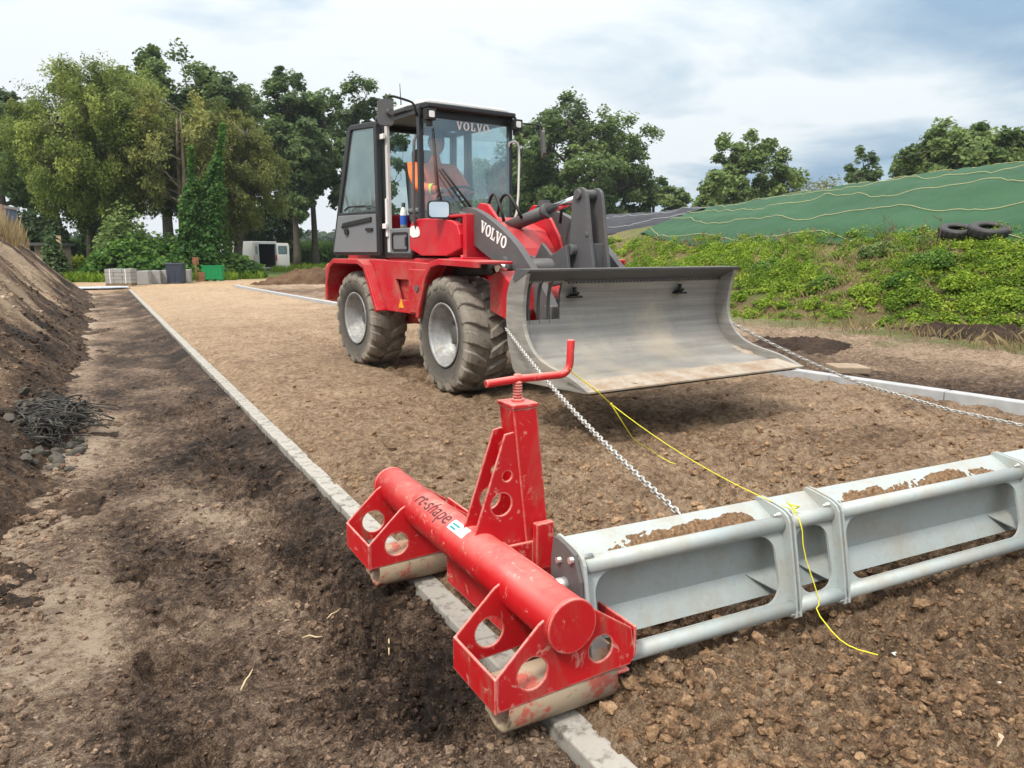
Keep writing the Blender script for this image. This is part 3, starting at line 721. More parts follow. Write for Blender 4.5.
# ---- fenders and side platform
def fend(name, path, y0, y1, lip=.05, mat='red'):
    mb = MB(); sweep_xz(mb, path, y0, y1, .022)
    n = len(path); nr = []
    for i in range(n):
        a = Vector(path[max(i - 1, 0)]); b = Vector(path[min(i + 1, n - 1)]); d = (b - a).normalized(); nr.append(Vector((-d.y, d.x)))
    yo = y0 if abs(y0) > abs(y1) else y1
    side(mb, [tuple(p) for p in path] + [tuple(Vector(path[i]) - nr[i] * lip) for i in range(n - 1, -1, -1)], yo + (.012 if yo < 0 else -.012) * -1 * .98, .024)
    return mb.build(name, M[mat], loader, .006)
for s in (-1, 1):
    fend('rear_fender', [(-2.62, .66), (-2.60, .86), (-2.50, 1.05), (-2.36, 1.115), (-1.72, 1.115), (-1.56, 1.06), (-1.40, .80), (-1.29, .62)], s * .885, s * .46)
    fend('front_fender', [(-.40, .62), (-.34, .76), (-.22, 1.00), (-.10, 1.10), (.06, 1.13), (.74 if s < 0 else .30, 1.115)], s * .885, s * .60)
    mb = MB()
    pan = [(-1.66, 1.112), (-1.54, 1.06), (-1.37, .80), (-1.25, .62), (-.36, .62), (-.30, .78), (-.19, 1.0), (-.12, 1.075), (-.55, 1.09), (-1.0, 1.10)]
    rec = [(-1.07, .93), (-.80, .93), (-.80, .74), (-.98, .74)]
    side(mb, pan, s * .80, .03, [rec])
    mb.bb((-1.1, s * .74, .70), (-.76, s * .76, .97)); side(mb, [(-1.5, 1.09), (-.2, 1.07), (-.2, 1.045), (-1.5, 1.065)], s * .62, .38)
    mb.bb((-1.25, s * .50, .62), (-.36, s * .80, .65))
    pl_ = mb.build('side_platform', M['red'], loader, .005)
    if s < 0:
        mb = MB(); mb.bb((-.76, -.832, .635), (-.40, -.812, 1.03)); mb.build('side_cover', M['red'], pl_, .006)
        mb = MB(); mb.plate([(-.05, 0), (.05, 0), (0, .085)], [], (-.955, -.818, .665), (1, 0, 0), (0, 0, 1), .004); mb.build('warning_sticker', M['sticker'], pl_)
        mb = MB(); mb.cyl((-.60, -.83, .86), (-.60, -.845, .86), .03, 16); mb.build('filler_cap', M['dgrey'], pl_)
        mb = MB(); mb.cyl((.10, -.78, 1.115), (.10, -.78, 1.16), .018, 10); mb.bb((.0, -.85, 1.125), (.22, -.60, 1.14)); mb.build('fender_bracket', M['red'], pl_)

# ---- frames and bodies
mb = MB(); side(mb, [(-3.02, .62), (-2.98, 1.06), (-2.62, 1.06), (-2.62, .62)], 0, 1.52); mb.build('counterweight', M['red'], loader, .05, 3)
mb = MB(); side(mb, [(-2.9, 1.0), (-2.85, 1.42), (-2.6, 1.55), (-1.86, 1.58), (-1.86, .9), (-2.9, .9)], 0, 1.02); mb.build('engine_hood', M['red'], loader, .04, 3)
mb = MB(); mb.bb((-2.7, -.40, .45), (-.9, .40, .95)); mb.bb((-2.1, -.62, .4), (-1.94, .62, .58)); mb.bb((-1.72, -.58, .93), (-.70, .58, 1.13)); mb.build('rear_frame', M['red'], loader, .02)
mb = MB(); mb.bb((-.10, -.52, .40), (.10, .52, .60)); mb.bb((-.55, -.28, .42), (.62, .28, .80)); mb.cyl((-.75, 0, .3), (-.75, 0, 1.0), .12, 20); mb.build('front_axle', M['dgrey'], loader, .01)
mb = MB()
tow = [(-.62, .55), (-.62, 1.30), (-.45, 1.52), (-.30, 1.62), (-.16, 1.60), (.0, 1.47), (.12, 1.32), (.22, 1.12), (.34, .94), (.62, .82), (.6, .50)]
for s in (-1, 1): side(mb, tow, s * .285, .035)
side(mb, [(-.5, .7), (-.55, 1.30), (-.35, 1.47), (-.08, 1.38), (.06, 1.22), (.18, 1.0), (.40, .8), (.4, .6)], 0, .54)
fr = mb.build('front_frame', M['red'], loader, .012)
for s in (-1, 1):
    mb = MB(); side(mb, [(.48, .72), (.48, 1.0), (.62, 1.04), (.83, .93), (.84, .74), (.74, .66)], s * .56, .20); mb.bb((.5, s * .30, .74), (.80, s * .50, .95)); mb.build('front_bracket', M['red'], loader, .012)
pass
mb = MB(); side(mb, smooth_poly([(-1.12, 1.15), (-1.12, 1.40), (-1.08, 1.47), (-.9, 1.50), (-.35, 1.47), (-.20, 1.40), (-.19, 1.15)], 1), -.49, .27)
tank = mb.build('side_tank', M['red'], loader, .045, 4)
mb = MB(); mb.plate(smooth_poly([(-.085, -.055), (.10, -.05), (.11, .0), (.06, .055), (-.085, .055)], 1), [], (-1.01, -.629, 1.375), (1, 0, 0), (0, 0, 1), .006); mb.build('tank_sticker', M['white'], tank)
mb = MB(); mb.bb((-1.12, .35, 1.15), (-.25, .6, 1.45)); mb.build('side_tank', M['red'], loader, .04, 3)
mb = MB(); mb.bb((-.19, -.60, 1.10), (-.13, -.34, 1.50)); mb.bb((-.62, -.60, 1.485), (-.13, -.34, 1.51)); mb.build('tank_post', M['red'], loader, .008)
# cowl between the cab and the arms
mb = MB(); side(mb, smooth_poly([(-.98, 1.12), (-.98, 1.50), (-.70, 1.53), (-.60, 1.45), (-.58, 1.12)], 1), 0, .74); mb.build('cowl', M['red'], loader, .03, 3)

# ---- lift arms with lettering, cylinders, lever
arm = smooth_poly([(-.40, 1.46), (-.34, 1.56), (-.20, 1.575), (.0, 1.525), (.30, 1.40), (.55, 1.265), (.72, 1.13), (.95, .93), (1.22, .62), (1.30, .48), (1.24, .38), (1.12, .40), (.98, .60), (.72, .86), (.50, 1.01), (.20, 1.12), (-.15, 1.26), (-.32, 1.36)], 1)
arms = []
for s in (-1, 1):
    mb = MB(); side(mb, arm, s * .44, .065, [circ(-.28, 1.48, .03, 12)])
    mb.cyl((1.22, s * .36, .46), (1.22, s * .52, .46), .07, 20); mb.cyl((-.28, s * .36, 1.48), (-.28, s * .53, 1.48), .055, 20); mb.cyl((.42, s * .36, 1.10), (.42, s * .50, 1.10), .05, 16)
    arms.append(mb.build('lift_arm', M['dgrey'], loader, .008))
    mb = MB(); mb.cyl((-.40, s * .60, 1.02), (.30, s * .56, 1.055), .055, 20); mb.cyl((.30, s * .56, 1.055), (.38, s * .555, 1.06), .062, 20)
    c = mb.build('lift_cylinder', M['dgrey'], loader)
    mb = MB(); mb.cyl((.36, s * .555, 1.058), (.52, s * .53, 1.068), .03, 16); mb.cyl((.50, s * .49, 1.066), (.50, s * .60, 1.066), .04, 16); mb.build('piston_rod', M['chrome'], c)
mb = MB(); mb.cyl((.62, -.44, 1.06), (.62, .44, 1.06), .075, 24); mb.build('cross_tube', M['dgrey'], loader)
# VOLVO in slab serif
VG = [(.0, .90), (.0, 1), (.43, 1), (.43, .9), (.34, .9), (.54, .33), (.70, .9), (.61, .9), (.61, 1), (.95, 1), (.95, .9), (.87, .9), (.58, 0), (.40, 0), (.09, .9)]
LG = [(0, 0), (0, .1), (.1, .1), (.1, .9), (0, .9), (0, 1), (.42, 1), (.42, .9), (.33, .9), (.33, .12), (.54, .12), (.64, .38), (.74, .38), (.72, 0)]
def letters(mb, org, ux, uy, h, th, adv=1.0):
    org = Vector(org); ux = Vector(ux).normalized(); uy = Vector(uy).normalized(); x = 0
    for ch in 'VOLVO':
        if ch == 'V': o_, hs, w = VG, [], .97
        elif ch == 'O': o_, hs, w = circ(.46, .5, .46, 28, .52), [circ(.46, .5, .21, 28, .40)], .98
        else: o_, hs, w = LG, [], .80
        mb.plate([(p[0] * h, p[1] * h) for p in o_], [[(p[0] * h, p[1] * h) for p in q] for q in hs], org + ux * x, ux, uy, th)
        x += w * h * adv
    return x
dv = Vector((.94, 0, -.355)).normalized(); up = Vector((.355, 0, .94)).normalized()
mb = MB(); letters(mb, (.005, -.4755, 1.362), dv, up, .096, .004, 1.0); mb.build('lettering', M['white'], arms[0])
mb = MB()
lev = smooth_poly([(.74, 1.04), (.77, 1.21), (.795, 1.56), (.82, 1.65), (.895, 1.685), (.965, 1.66), (.99, 1.59), (1.03, 1.33), (1.09, 1.02), (1.10, .80), (.98, .72), (.85, .85)], 1)
for s in (-1, 1): side(mb, lev, s * .075, .03)
mb.bb((.86, -.065, .95), (1.02, .065, 1.25)); mb.cyl((.89, -.115, 1.625), (.89, .115, 1.625), .04, 18); mb.cyl((.84, -.14, 1.20), (.84, .14, 1.20), .045, 18); mb.cyl((1.0, -.10, 1.32), (1.0, -.088, 1.32), .02, 12)
lever = mb.build('tilt_lever', M['dgrey'], loader, .008)
for s in (-1, 1):
    mb = MB(); side(mb, [(.28, 1.02), (.33, 1.16), (.40, 1.13), (.50, 1.26), (.64, 1.16), (.84, 1.24), (.90, .95), (.60, .90)], s * .16, .03); mb.build('lever_link', M['dgrey'], loader, .006)
mb = MB(); mb.cyl((-.34, 0, 1.405), (.30, 0, 1.525), .056, 24); mb.cyl((.30, 0, 1.525), (.36, 0, 1.536), .064, 24); mb.box((.28, 0, 1.595), (.10, .05, .05)); mb.cyl((-.34, -.07, 1.405), (-.34, .07, 1.405), .06, 16)
tc = mb.build('tilt_cylinder', M['dgrey'], loader)
mb = MB(); mb.cyl((.34, 0, 1.533), (.88, 0, 1.624), .034, 18); mb.build('piston_rod', M['chrome'], tc)
# hoses
hs = [[(-.30, -.12, 1.50), (-.20, -.14, 1.66), (-.10, -.13, 1.70), (-.02, -.10, 1.60), (.02, -.06, 1.48)], [(-.05, .10, 1.45), (.02, .10, 1.58), (.16, .08, 1.60), (.30, .06, 1.58), (.34, .02, 1.56)],
      [(-.36, -.2, 1.5), (-.28, -.2, 1.68), (-.2, -.2, 1.70), (-.12, -.2, 1.60), (-.08, -.18, 1.45)], [(.10, .30, 1.44), (.16, .28, 1.64), (.28, .26, 1.66), (.38, .24, 1.5)], [(-.62, -.5, 1.44), (-.45, -.45, 1.44), (-.3, -.40, 1.38), (-.28, -.38, 1.3)],
      [(.45, -.25, 1.1), (.5, -.3, .95), (.62, -.32, .85), (.8, -.3, .8)]]
for h in hs:
    mb = MB(); mb.tube(smooth_poly(h, 2, False), .014, 8); mb.build('hydraulic_hose', M['black'], loader)

# ---- bucket
BS = [(1.44, 1.035), (1.385, .97), (1.36, .88), (1.355, .76), (1.375, .65), (1.43, .54), (1.53, .465), (1.70, .415), (1.90, .385), (2.19, .355)]
BS = smooth_poly(BS, 2, False)
FE = smooth_poly([(1.545, 1.065), (1.505, .95), (1.485, .80), (1.50, .66), (1.60, .535), (1.76, .468), (2.02, .43), (2.20, .365)], 2, False)
BE = [(2.18, .345), (1.44, .315), (1.36, .40), (1.30, .55), (1.275, .72), (1.285, .90), (1.33, 1.0), (1.40, 1.065)]
mb = MB()
def skin(mb, prof, y0, y1, th, mi=0, sm=True, ny=2):
    n = len(prof); nr = []
    for i in range(n):
        a = Vector(prof[max(i - 1, 0)]); b = Vector(prof[min(i + 1, n - 1)]); d = (b - a).normalized(); nr.append(Vector((-d.y, d.x)))
    ysl = np.linspace(y0, y1, ny)
    fr_ = [(prof[i][0], y_, prof[i][1]) for y_ in ysl for i in range(n)]
    bk = [(prof[i][0] + nr[i].x * -th, y_, prof[i][1] + nr[i].y * -th) for y_ in ysl for i in range(n)]
    N = len(fr_); fs = []
    for k in range(ny - 1):
        for i in range(n - 1):
            a = k * n + i; fs.append((a, a + 1, a + n + 1, a + n)); fs.append((N + a + n, N + a + n + 1, N + a + 1, N + a))
    for i in range(n - 1):
        fs.append((i + 1, i, N + i, N + i + 1)); a = (ny - 1) * n + i; fs.append((a, a + 1, N + a + 1, N + a))
    for k in range(ny - 1):
        a = k * n; fs.append((a, a + n, N + a + n, N + a)); a = k * n + n - 1; fs.append((a + n, a, N + a, N + a + n))
    mb.add([tuple(p) for p in fr_ + bk], fs, mi, sm)
i_lo = next(i for i, p in enumerate(BS) if p[1] < .74); i_hi = next(i for i, p in enumerate(BS) if p[1] < .985)
def shell(mb, prof, ys, th, skip):
    n = len(prof); nr = []
    for i in range(n):
        a = Vector(prof[max(i - 1, 0)]); b = Vector(prof[min(i + 1, n - 1)]); d = (b - a).normalized(); nr.append(Vector((-d.y, d.x)))
    for o_, fl_ in ((0, False), (-th, True)):
        vs = [(prof[i][0] + nr[i].x * o_, y_, prof[i][1] + nr[i].y * o_) for y_ in ys for i in range(n)]
        fs = [(k * n + i, k * n + i + 1, (k + 1) * n + i + 1, (k + 1) * n + i) for k in range(len(ys) - 1) for i in range(n - 1) if not skip(k, i)]
        mb.add(vs, [f[::-1] for f in fs] if fl_ else fs, 0, True)
shell(mb, BS, [-.965, -.60, -.59, .965], .02, lambda k, i: k == 0 and i_hi <= i < i_lo)
bucket = mb.build('bucket', M['steel'], loader)
mb = MB()
for yy in (-.86, -.775, -.69): mb.tube([(p[0] - .012, yy, p[1]) for p in BS[i_hi - 1:i_lo + 2]], .013, 8)
mb.build('sight_bars', M['dgrey'], bucket)
for s in (-1, 1):
    mb = MB(); side(mb, FE + BE, s * .98, .03); mb.build('side_plate', M['dgrey' if False else 'steel'], bucket, .004)
mb = MB(); mb.plate([(1.395, .985), (1.570, 1.060), (1.572, 1.072), (1.40, 1.074), (1.37, 1.0)], [], (0, 0, 0), (1, 0, 0), (0, 0, 1), 1.996); mb.build('spill_guard', M['dgrey'], bucket)
comb = [(-.59, .99), (.96, .99)]
for k in range(46): y_ = .955 - k * (1.53 / 46); comb += [(y_, .966), (y_ - .016, .966), (y_ - .016, .978), (y_ - .033, .978)]
mb = MB(); mb.plate(comb, [], (1.405, 0, 0), (0, 1, 0), (0, 0, 1), .010); mb.build('toothed_strip', M['dgrey'], bucket)
mb = MB(); mb.plate([(2.0, .396), (2.215, .363), (2.215, .349), (2.0, .372)], [], (0, 0, 0), (1, 0, 0), (0, 0, 1), 1.99); mb.build('cutting_edge', M['edge'], bucket, .003)
# earth left along the bucket floor
u = np.linspace(-.96, .96, 160); w = np.linspace(1.60, 2.17, 36); U, Wd = np.meshgrid(u, w, indexing='ij')
zb = np.interp(Wd, [p[0] for p in BS[i_lo + 4:]], [p[1] for p in BS[i_lo + 4:]])
ed = sstep(.0, .5, fbm(U * 2.2, Wd * 5, 301) + .5 * sstep(1.92, 2.12, Wd) - .55 + .5 * sstep(.8, .96, np.abs(U)))
o = grid_mesh('mud_film', Wd, U, zb - .006 + .020 * ed * (1 + .5 * fbm(U * 14, Wd * 14, 302)), M['edge'], None, bucket)
o.data.flip_normals() if o.data.polygons[5].normal.z < 0 else None
for yy in (-.50, .52):
    mb = MB(); mb.bb((1.37, yy - .05, .865), (1.43, yy + .05, .88)); mb.cyl((1.40, yy, .88), (1.40, yy, .94), .014, 10); mb.tube([(1.375, yy - .03, .88), (1.42, yy - .02, .90), (1.42, yy + .02, .90), (1.375, yy + .03, .88)], .008, 8); mb.build('hook', M['black'], bucket)
mb = MB()
for s in (-.44, .44): mb.bb((1.08, s - .09, .38), (1.30, s - .06, .80)); mb.bb((1.08, s + .06, .38), (1.30, s + .09, .80))
mb.bb((1.16, -.6, .70), (1.26, .6, .80)); mb.bb((1.16, -.6, .36), (1.26, .6, .46)); mb.build('quick_hitch', M['dgrey'], loader, .008)

# ---- cab
YR, YL = -.60, .46
Z0, Z1 = 1.13, 2.50
def bar(mb, a, b, w=.05, d=.05, mi=0):
    a = Vector(a); b = Vector(b); dv_ = (b - a); L_ = dv_.length; q = dv_.to_track_quat('Z', 'Y').to_matrix()
    mb.box((a + b) / 2, (w, d, L_), q, mi)
XF, XB, XR = -.93, -1.72, -2.06        # front pillars, door hinge pillar, rear
mb = MB()
bar(mb, (XF - .02, YR + .02, 1.42), (XF - .02, YR + .02, Z1), .055, .045); bar(mb, (XF - .22, YR + .02, Z0), (XF - .02, YR + .02, 1.44), .055, .045)
bar(mb, (XF - .02, YL - .02, 1.42), (XF - .02, YL - .02, Z1), .05, .045); bar(mb, (XF - .2, YL - .02, Z0), (XF - .02, YL - .02, 1.44), .05, .045)
for yy in (YR + .03, YL - .03):
    bar(mb, (XB, yy, Z0), (XB, yy, Z1), .075, .06); bar(mb, (XR, yy, Z0), (XR + .04, yy, Z1), .06, .06); bar(mb, (XR, yy, Z0 + .02), (XF - .2, yy, Z0 + .02), .06, .05); bar(mb, (XR, yy, Z1 - .03), (XF, yy, Z1 - .03), .06, .05)
bar(mb, (XF - .01, YR, Z1 - .035), (XF - .01, YL, Z1 - .035), .05, .09); bar(mb, (XF - .02, YR, 1.43), (XF - .02, YL, 1.47), .05, .05)
bar(mb, (XR + .03, YR, Z1 - .03), (XR + .03, YL, Z1 - .03), .05, .06); bar(mb, (XR, YR, 1.55), (XR, YL, 1.55), .05, .06)
mb.bb((XR, YR + .05, Z0 - .02), (XF - .15, YL - .05, Z0 + .02))
cab = mb.build('cab_frame', M['frame'], loader, .006)
mb = MB(); mb.bb((XR - .02, YR + .03, Z0), (XR + .02, YL - .03, 1.55)); mb.bb((XR, YL - .045, Z0 + .04), (XF - .18, YL - .01, 1.30)); mb.bb((XR, YR + .01, Z0 + .02), (XB - .03, YR + .04, 1.55)); mb.build('cab_panel', M['red'], loader, .006)
mb = MB(); mb.bb((XB + .04, YR + .015, Z0 + .05), (XB + .09, YR + .05, Z1 - .06)); mb.build('pillar_glint', M['lightgrey'], loader, .004)  # pale bar: light reflected on the hinge pillar, built as a solid strip
mb = MB(); mb.bb((XB + .045, YR - .004, 1.34), (XB + .085, YR + .014, 1.72)); mb.bb((XB + .02, YR - .03, 1.42), (XB + .10, YR - .002, 1.47)); mb.build('door_hinge', M['white'], loader, .004); mb = MB(); mb.bb((XB + .02, YR - .03, 2.30), (XB + .10, YR - .002, 2.35)); mb.build('door_hinge', M['white'], loader, .004)
mb = MB(); mb.bb((XB + .09, YR + .02, Z0 + .03), (XF - .22, YR + .06, 1.42)); ip = mb.build('step_panel', M['grey'], loader, .012)
mb = MB(); mb.plate(roundrect(XB + .15, 1.2, XF - .30, 1.38, .03), [roundrect(XB + .165, 1.215, XF - .315, 1.365, .025)], (0, YR + .014, 0), (1, 0, 0), (0, 0, 1), .012); mb.bb((-1.27, YR + .0, 1.24), (-1.24, YR + .018, 1.33)); mb.build('panel_trim', M['frame'], ip)
# roof
mb = MB(); mb.plate(smooth_poly([(XR - .06, YR - .03), (XF + .10, YR - .03), (XF + .12, YR + .2), (XF + .12, YL - .2), (XF + .10, YL + .03), (XR - .06, YL + .03)], 1), [], (0, 0, Z1 + .012), (1, 0, 0), (0, 1, 0), .045); roof = mb.build('roof', M['frame'], loader, .012, 3)
mb = MB(); mb.plate(smooth_poly([(XR - .03, YR + .02), (XF + .02, YR + .02), (XF + .04, YR + .2), (XF + .04, YL - .2), (XF + .02, YL - .02), (XR - .03, YL - .02)], 1), [], (0, 0, Z1 + .055), (1, 0, 0), (0, 1, 0), .05); mb.build('roof_cap', M['lightgrey'], roof, .02, 3)
mb = MB(); mb.tube([(-1.5, YR + .12, Z1 + .07), (-1.52, YR + .12, Z1 + .32)], [.006, .003], 6); mb.build('antenna', M['black'], roof)
# glass
def pane(name, pts, mat='glass', par=loader, th=.006):
    a, b, d = Vector(pts[0]), Vector(pts[1]), Vector(pts[-1]); ux = (b - a).normalized(); un = ux.cross(d - a).normalized(); uy = un.cross(ux)
    mb = MB(); mb.add([tuple(p) for p in pts], [tuple(range(len(pts)))]); return mb.build(name, M[mat], par)
ws = pane('windscreen', [(XF + .005, YR + .045, 1.455), (XF + .005, YL - .04, 1.49), (XF + .005, YL - .04, Z1 - .08), (XF + .005, YR + .045, Z1 - .08)])
mb = MB(); letters(mb, (XF + .012, -.205, 2.335), (0, 1, 0), (0, 0, 1), .074, .003, 1.12); mb.build('lettering', M['white'], ws)
pane('rear_window', [(XR + .01, YL - .06, 1.58), (XR + .01, YR + .06, 1.58), (XR + .03, YR + .06, Z1 - .06), (XR + .03, YL - .06, Z1 - .06)])
pane('side_window', [(XB + .04, YL - .025, 1.3), (XF - .1, YL - .025, 1.32), (XF - .05, YL - .025, Z1 - .06), (XB + .04, YL - .025, Z1 - .06)])
pane('side_window', [(XR + .04, YL - .025, 1.58), (XB - .04, YL - .025, 1.58), (XB - .04, YL - .025, Z1 - .06), (XR + .05, YL - .025, Z1 - .06)])
pane('side_window', [(XB - .04, YR + .025, 1.58), (XR + .04, YR + .025, 1.58), (XR + .05, YR + .025, Z1 - .06), (XB - .04, YR + .025, Z1 - .06)])
# open door, swung back along the cab side (plane through hinge and tail)
H0 = Vector((-1.70, -.645, 0)); T_ = (Vector((-2.62, -.80, 0)) - H0).normalized()
def dp(u, z): return tuple(H0 + T_ * u + Vector((0, 0, z)))
mb = MB(); o2 = [(.0, 1.15), (.0, 2.47), (.60, 2.47), (.78, 1.95), (.90, 1.15)]
o2 = smooth_poly([(.0, 1.15), (.0, 2.45), (.02, 2.475), (.46, 2.485), (.52, 2.46), (.90, 1.19), (.87, 1.15)], 0)
gl = [(.05, 1.60), (.05, 2.42), (.455, 2.43), (.72, 1.60)]
mb.plate(o2, [gl], H0, T_, (0, 0, 1), .045); door = mb.build('cab_door', M['frame'], loader, .008)
mb = MB(); mb.plate([(.04, 2.43), (.04, 1.59), (.73, 1.59), (.47, 2.44)], [], H0, T_, (0, 0, 1), .006); mb.build('door_glass', M['dglass'], door)
un = T_.cross(Vector((0, 0, 1))).normalized(); un = un if un.y < 0 else -un
mb = MB(); mb.plate([(.035, 1.18), (.035, 1.57), (.735, 1.57), (.855, 1.18)], [], H0 + un * .028, T_, (0, 0, 1), .02); pn = mb.build('door_panel', M['grey'], door, .01)
mb = MB(); mb.plate([(.10, 1.50), (.10, 1.54), (.62, 1.49), (.66, 1.44), (.6, 1.45)], [], H0 + un * .045, T_, (0, 0, 1), .02); mb.plate(roundrect(.08, 1.40, .2, 1.43, .01), [], H0 + un * .045, T_, (0, 0, 1), .02); mb.cyl(H0 + T_ * .56 + un * .03 + Vector((0, 0, 1.40)), H0 + T_ * .56 + un * .06 + Vector((0, 0, 1.40)), .035, 18); mb.tube([H0 + T_ * u_ + un * .05 + Vector((0, 0, z_)) for u_, z_ in ((.1, 1.62), (.2, 1.655), (.5, 1.655), (.58, 1.62))], .01, 8)
mb.build('door_handle', M['black'], pn, .004)
# lamps, mirrors, wipers, rails
for yy in (YR + .06, YL - .02):
    mb = MB(); mb.box((XF + .10, yy, Z1 - .075), (.07, .095, .10), None, 0, (1.1, 1.1)); mb.cyl((XF + .08, yy, Z1 - .03), (XF + .08, yy, Z1 + .0), .015, 8); mb.box((XF + .09, yy, Z1 - .15), (.05, .045, .05))
    lm = mb.build('work_lamp', M['black'], loader, .008); mb = MB(); mb.plate(roundrect(-.028, -.028, .028, .03, .012), [], (XF + .139, yy, Z1 - .075), (0, 1, 0), (0, 0, 1), .006); mb.build('lens', M['lens'], lm)
mb = MB(); ma = [(XF - .02, YR - .01, Z1 - .08), (XF - .02, YR - .03, Z1 + .03), (XF - .01, YR - .12, Z1 + .05), (XF + .02, YR - .30, Z1 + .065), (XF + .03, YR - .345, Z1 + .03), (XF + .03, YR - .345, Z1 - .03)]
mb.tube(smooth_poly(ma, 1, False), .011, 8); mm = mb.build('mirror_arm', M['black'], loader)
mb = MB(); mb.plate(roundrect(-.07, -.112, .07, .112, .035), [], (XF + .03, YR - .35, Z1 - .09), (.35, .94, 0), (0, 0, 1), .05); mb.cyl((XF + .06, YR - .335, Z1 - .09), (XF + .10, YR - .33, Z1 - .09), .03, 14); mb.build('mirror', M['dgrey'], mm, .015, 3)
mb = MB(); mb.tube(smooth_poly([(XF + .06, YL + .0, Z1 - .05), (XF + .06, YL + .14, Z1 - .045), (XF + .05, YL + .30, Z1 - .04), (XF + .05, YL + .34, Z1 - .06), (XF + .05, YL + .345, Z1 - .14)], 1, False), .009, 8); mm = mb.build('mirror_arm', M['black'], loader)
mb = MB(); mb.plate(roundrect(-.08, -.13, .08, .13, .04), [], (XF + .05, YL + .355, Z1 - .22), (.86, -.51, .08), (-.1, 0, 1), .03); mb.build('mirror', M['dgrey'], mm, .01, 3)
mb = MB(); mb.tube([(-.55, -.42, 1.50), (-.52, -.55, 1.53), (-.50, -.66, 1.55)], .01, 8); mm = mb.build('mirror_arm', M['black'], loader)
mdir = Vector((-.93, .25, -.12)); 
e1 = Vector((0.9, -.36, 0)).cross(Vector((0, 0, 1))).normalized()
mb = MB(); mb.plate(smooth_poly(roundrect(-.10, -.078, .10, .078, .035), 1), [], (-.47, -.67, 1.555), (.40, .916, 0), (0, 0, 1), .045); mh = mb.build('mirror', M['black'], mm, .012, 3)
mb = MB(); mb.plate(smooth_poly(roundrect(-.088, -.066, .088, .066, .03), 1), [], Vector((-.47, -.67, 1.555)) + Vector((.916, -.40, 0)) * .0245, (.40, .916, 0), (0, .0, 1), .004); mb.build('mirror_face', M['mirror'], mh)
mb = MB(); mb.tube([(XF + .03, -.33, 1.42), (XF + .025, -.42, 1.80), (XF + .02, -.455, 2.33)], [.012, .010, .005], 6); mb.tube([(XF + .05, .02, 1.52), (XF + .035, -.38, 1.96)], .012, 6); mb.tube([(XF + .06, -.05, 1.51), (XF + .04, -.42, 1.95)], .007, 6); mb.cyl((XF, -.02, 1.50), (XF + .07, -.02, 1.50), .03, 12); mb.build('wiper', M['black'], loader)
mb = MB(); mb.tube(smooth_poly([(XF + .02, YL + .0, 1.50), (XF + .03, YL + .05, 1.6), (XF + .03, YL + .07, 2.20), (XF + .03, YL + .04, 2.28), (XF + .02, YL - .05, 2.27), (XF + .02, YL - .06, 2.22)], 1, False), .012, 8)
mb.build('grab_rail', M['lightgrey'], loader)
mb = MB(); mb.tube(smooth_poly([(XF - .05, YR - .02, 1.40), (XF - .03, YR - .06, 1.5), (XF + .0, YR - .06, 2.18), (XF - .02, YR - .02, 2.25)], 1, False), .014, 8); mb.build('grab_rail', M['dgrey'], loader)
# interior: seat, wheel, column, bottle
mb = MB(); mb.box((-1.50, -.07, 1.46), (.46, .44, .12)); mb.box((-1.76, -.07, 1.80), (.13, .42, .62), Matrix.Rotation(-.14, 3, 'Y')); mb.box((-1.82, -.07, 2.17), (.10, .24, .16)); mb.box((-1.5, -.07, 1.28), (.34, .3, .26)); mb.box((-1.5, -.33, 1.60), (.32, .07, .06)); mb.build('seat', M['grey'], loader, .04, 3)
mb = MB(); mb.bb((-1.10, -.20, 1.13), (-.98, .10, 1.52)); mb.cyl((-1.06, -.06, 1.45), (-1.18, -.06, 1.72), .035, 12); sc = mb.build('steering_column', M['dgrey'], loader, .01)
sw = Vector((-1.19, -.06, 1.74)); sn = Vector((-.40, 0, .9)).normalized(); e1 = Vector((0, 1, 0)); e2 = sn.cross(e1)
mb = MB(); mb.tube([sw + (e1 * math.cos(a) + e2 * math.sin(a)) * .19 for a in np.linspace(0, 2 * PI, 33)], .014, 8); [mb.cyl(sw, sw + (e1 * math.cos(a) + e2 * math.sin(a)) * .185, .011, 8) for a in (0, 2.1, 4.2)]; mb.build('steering_wheel', M['black'], sc)
bt = empty('drink_bottle', lw((-1.44, -.515, 1.425))); tag(bt, 'small blue labelled drink bottle standing inside the loader doorway', 'bottle')
mb = MB(); mb.lathe([(0, 0), (.035, 0), (.036, .13), (.03, .17), (.016, .20), (.016, .215)], (0, 0, 0), (0, 0, 1), 18); mb.build('bottle_body', M['lens'], bt)
mb = MB(); mb.lathe([(.0365, .03), (.037, .12)], (0, 0, 0), (0, 0, 1), 18); mb.build('label_band', plain('blue_label', (.02, .10, .45), .4), bt)
mb = MB(); mb.lathe([(.019, .205), (.019, .245), (0, .245)], (0, 0, 0), (0, 0, 1), 14); mb.build('cap', M['black'], bt)

# ---- the rear half of the articulated machine stands slightly turned against the front half
JP = Vector((-.85, 0, 0)); JA = R(3.5)
JM = Matrix.Translation(JP) @ Matrix.Rotation(JA, 4, 'Z') @ Matrix.Translation(-JP)
FRONT = ('front_', 'lift_', 'cross_', 'tilt_', 'lever_', 'hydraulic', 'bucket', 'quick', 'wheel')
for ch in list(loader.children):
    if ch in REAR or not ch.name.startswith(FRONT):
        lm_ = Matrix.Translation(ch.location) @ ch.rotation_euler.to_matrix().to_4x4(); q_ = JM @ lm_
        ch.location = q_.to_translation(); ch.rotation_euler = q_.to_euler()
def lwr(p): return lw(JM @ Vector(p))
bt.location = lwr((-1.44, -.515, 1.425))
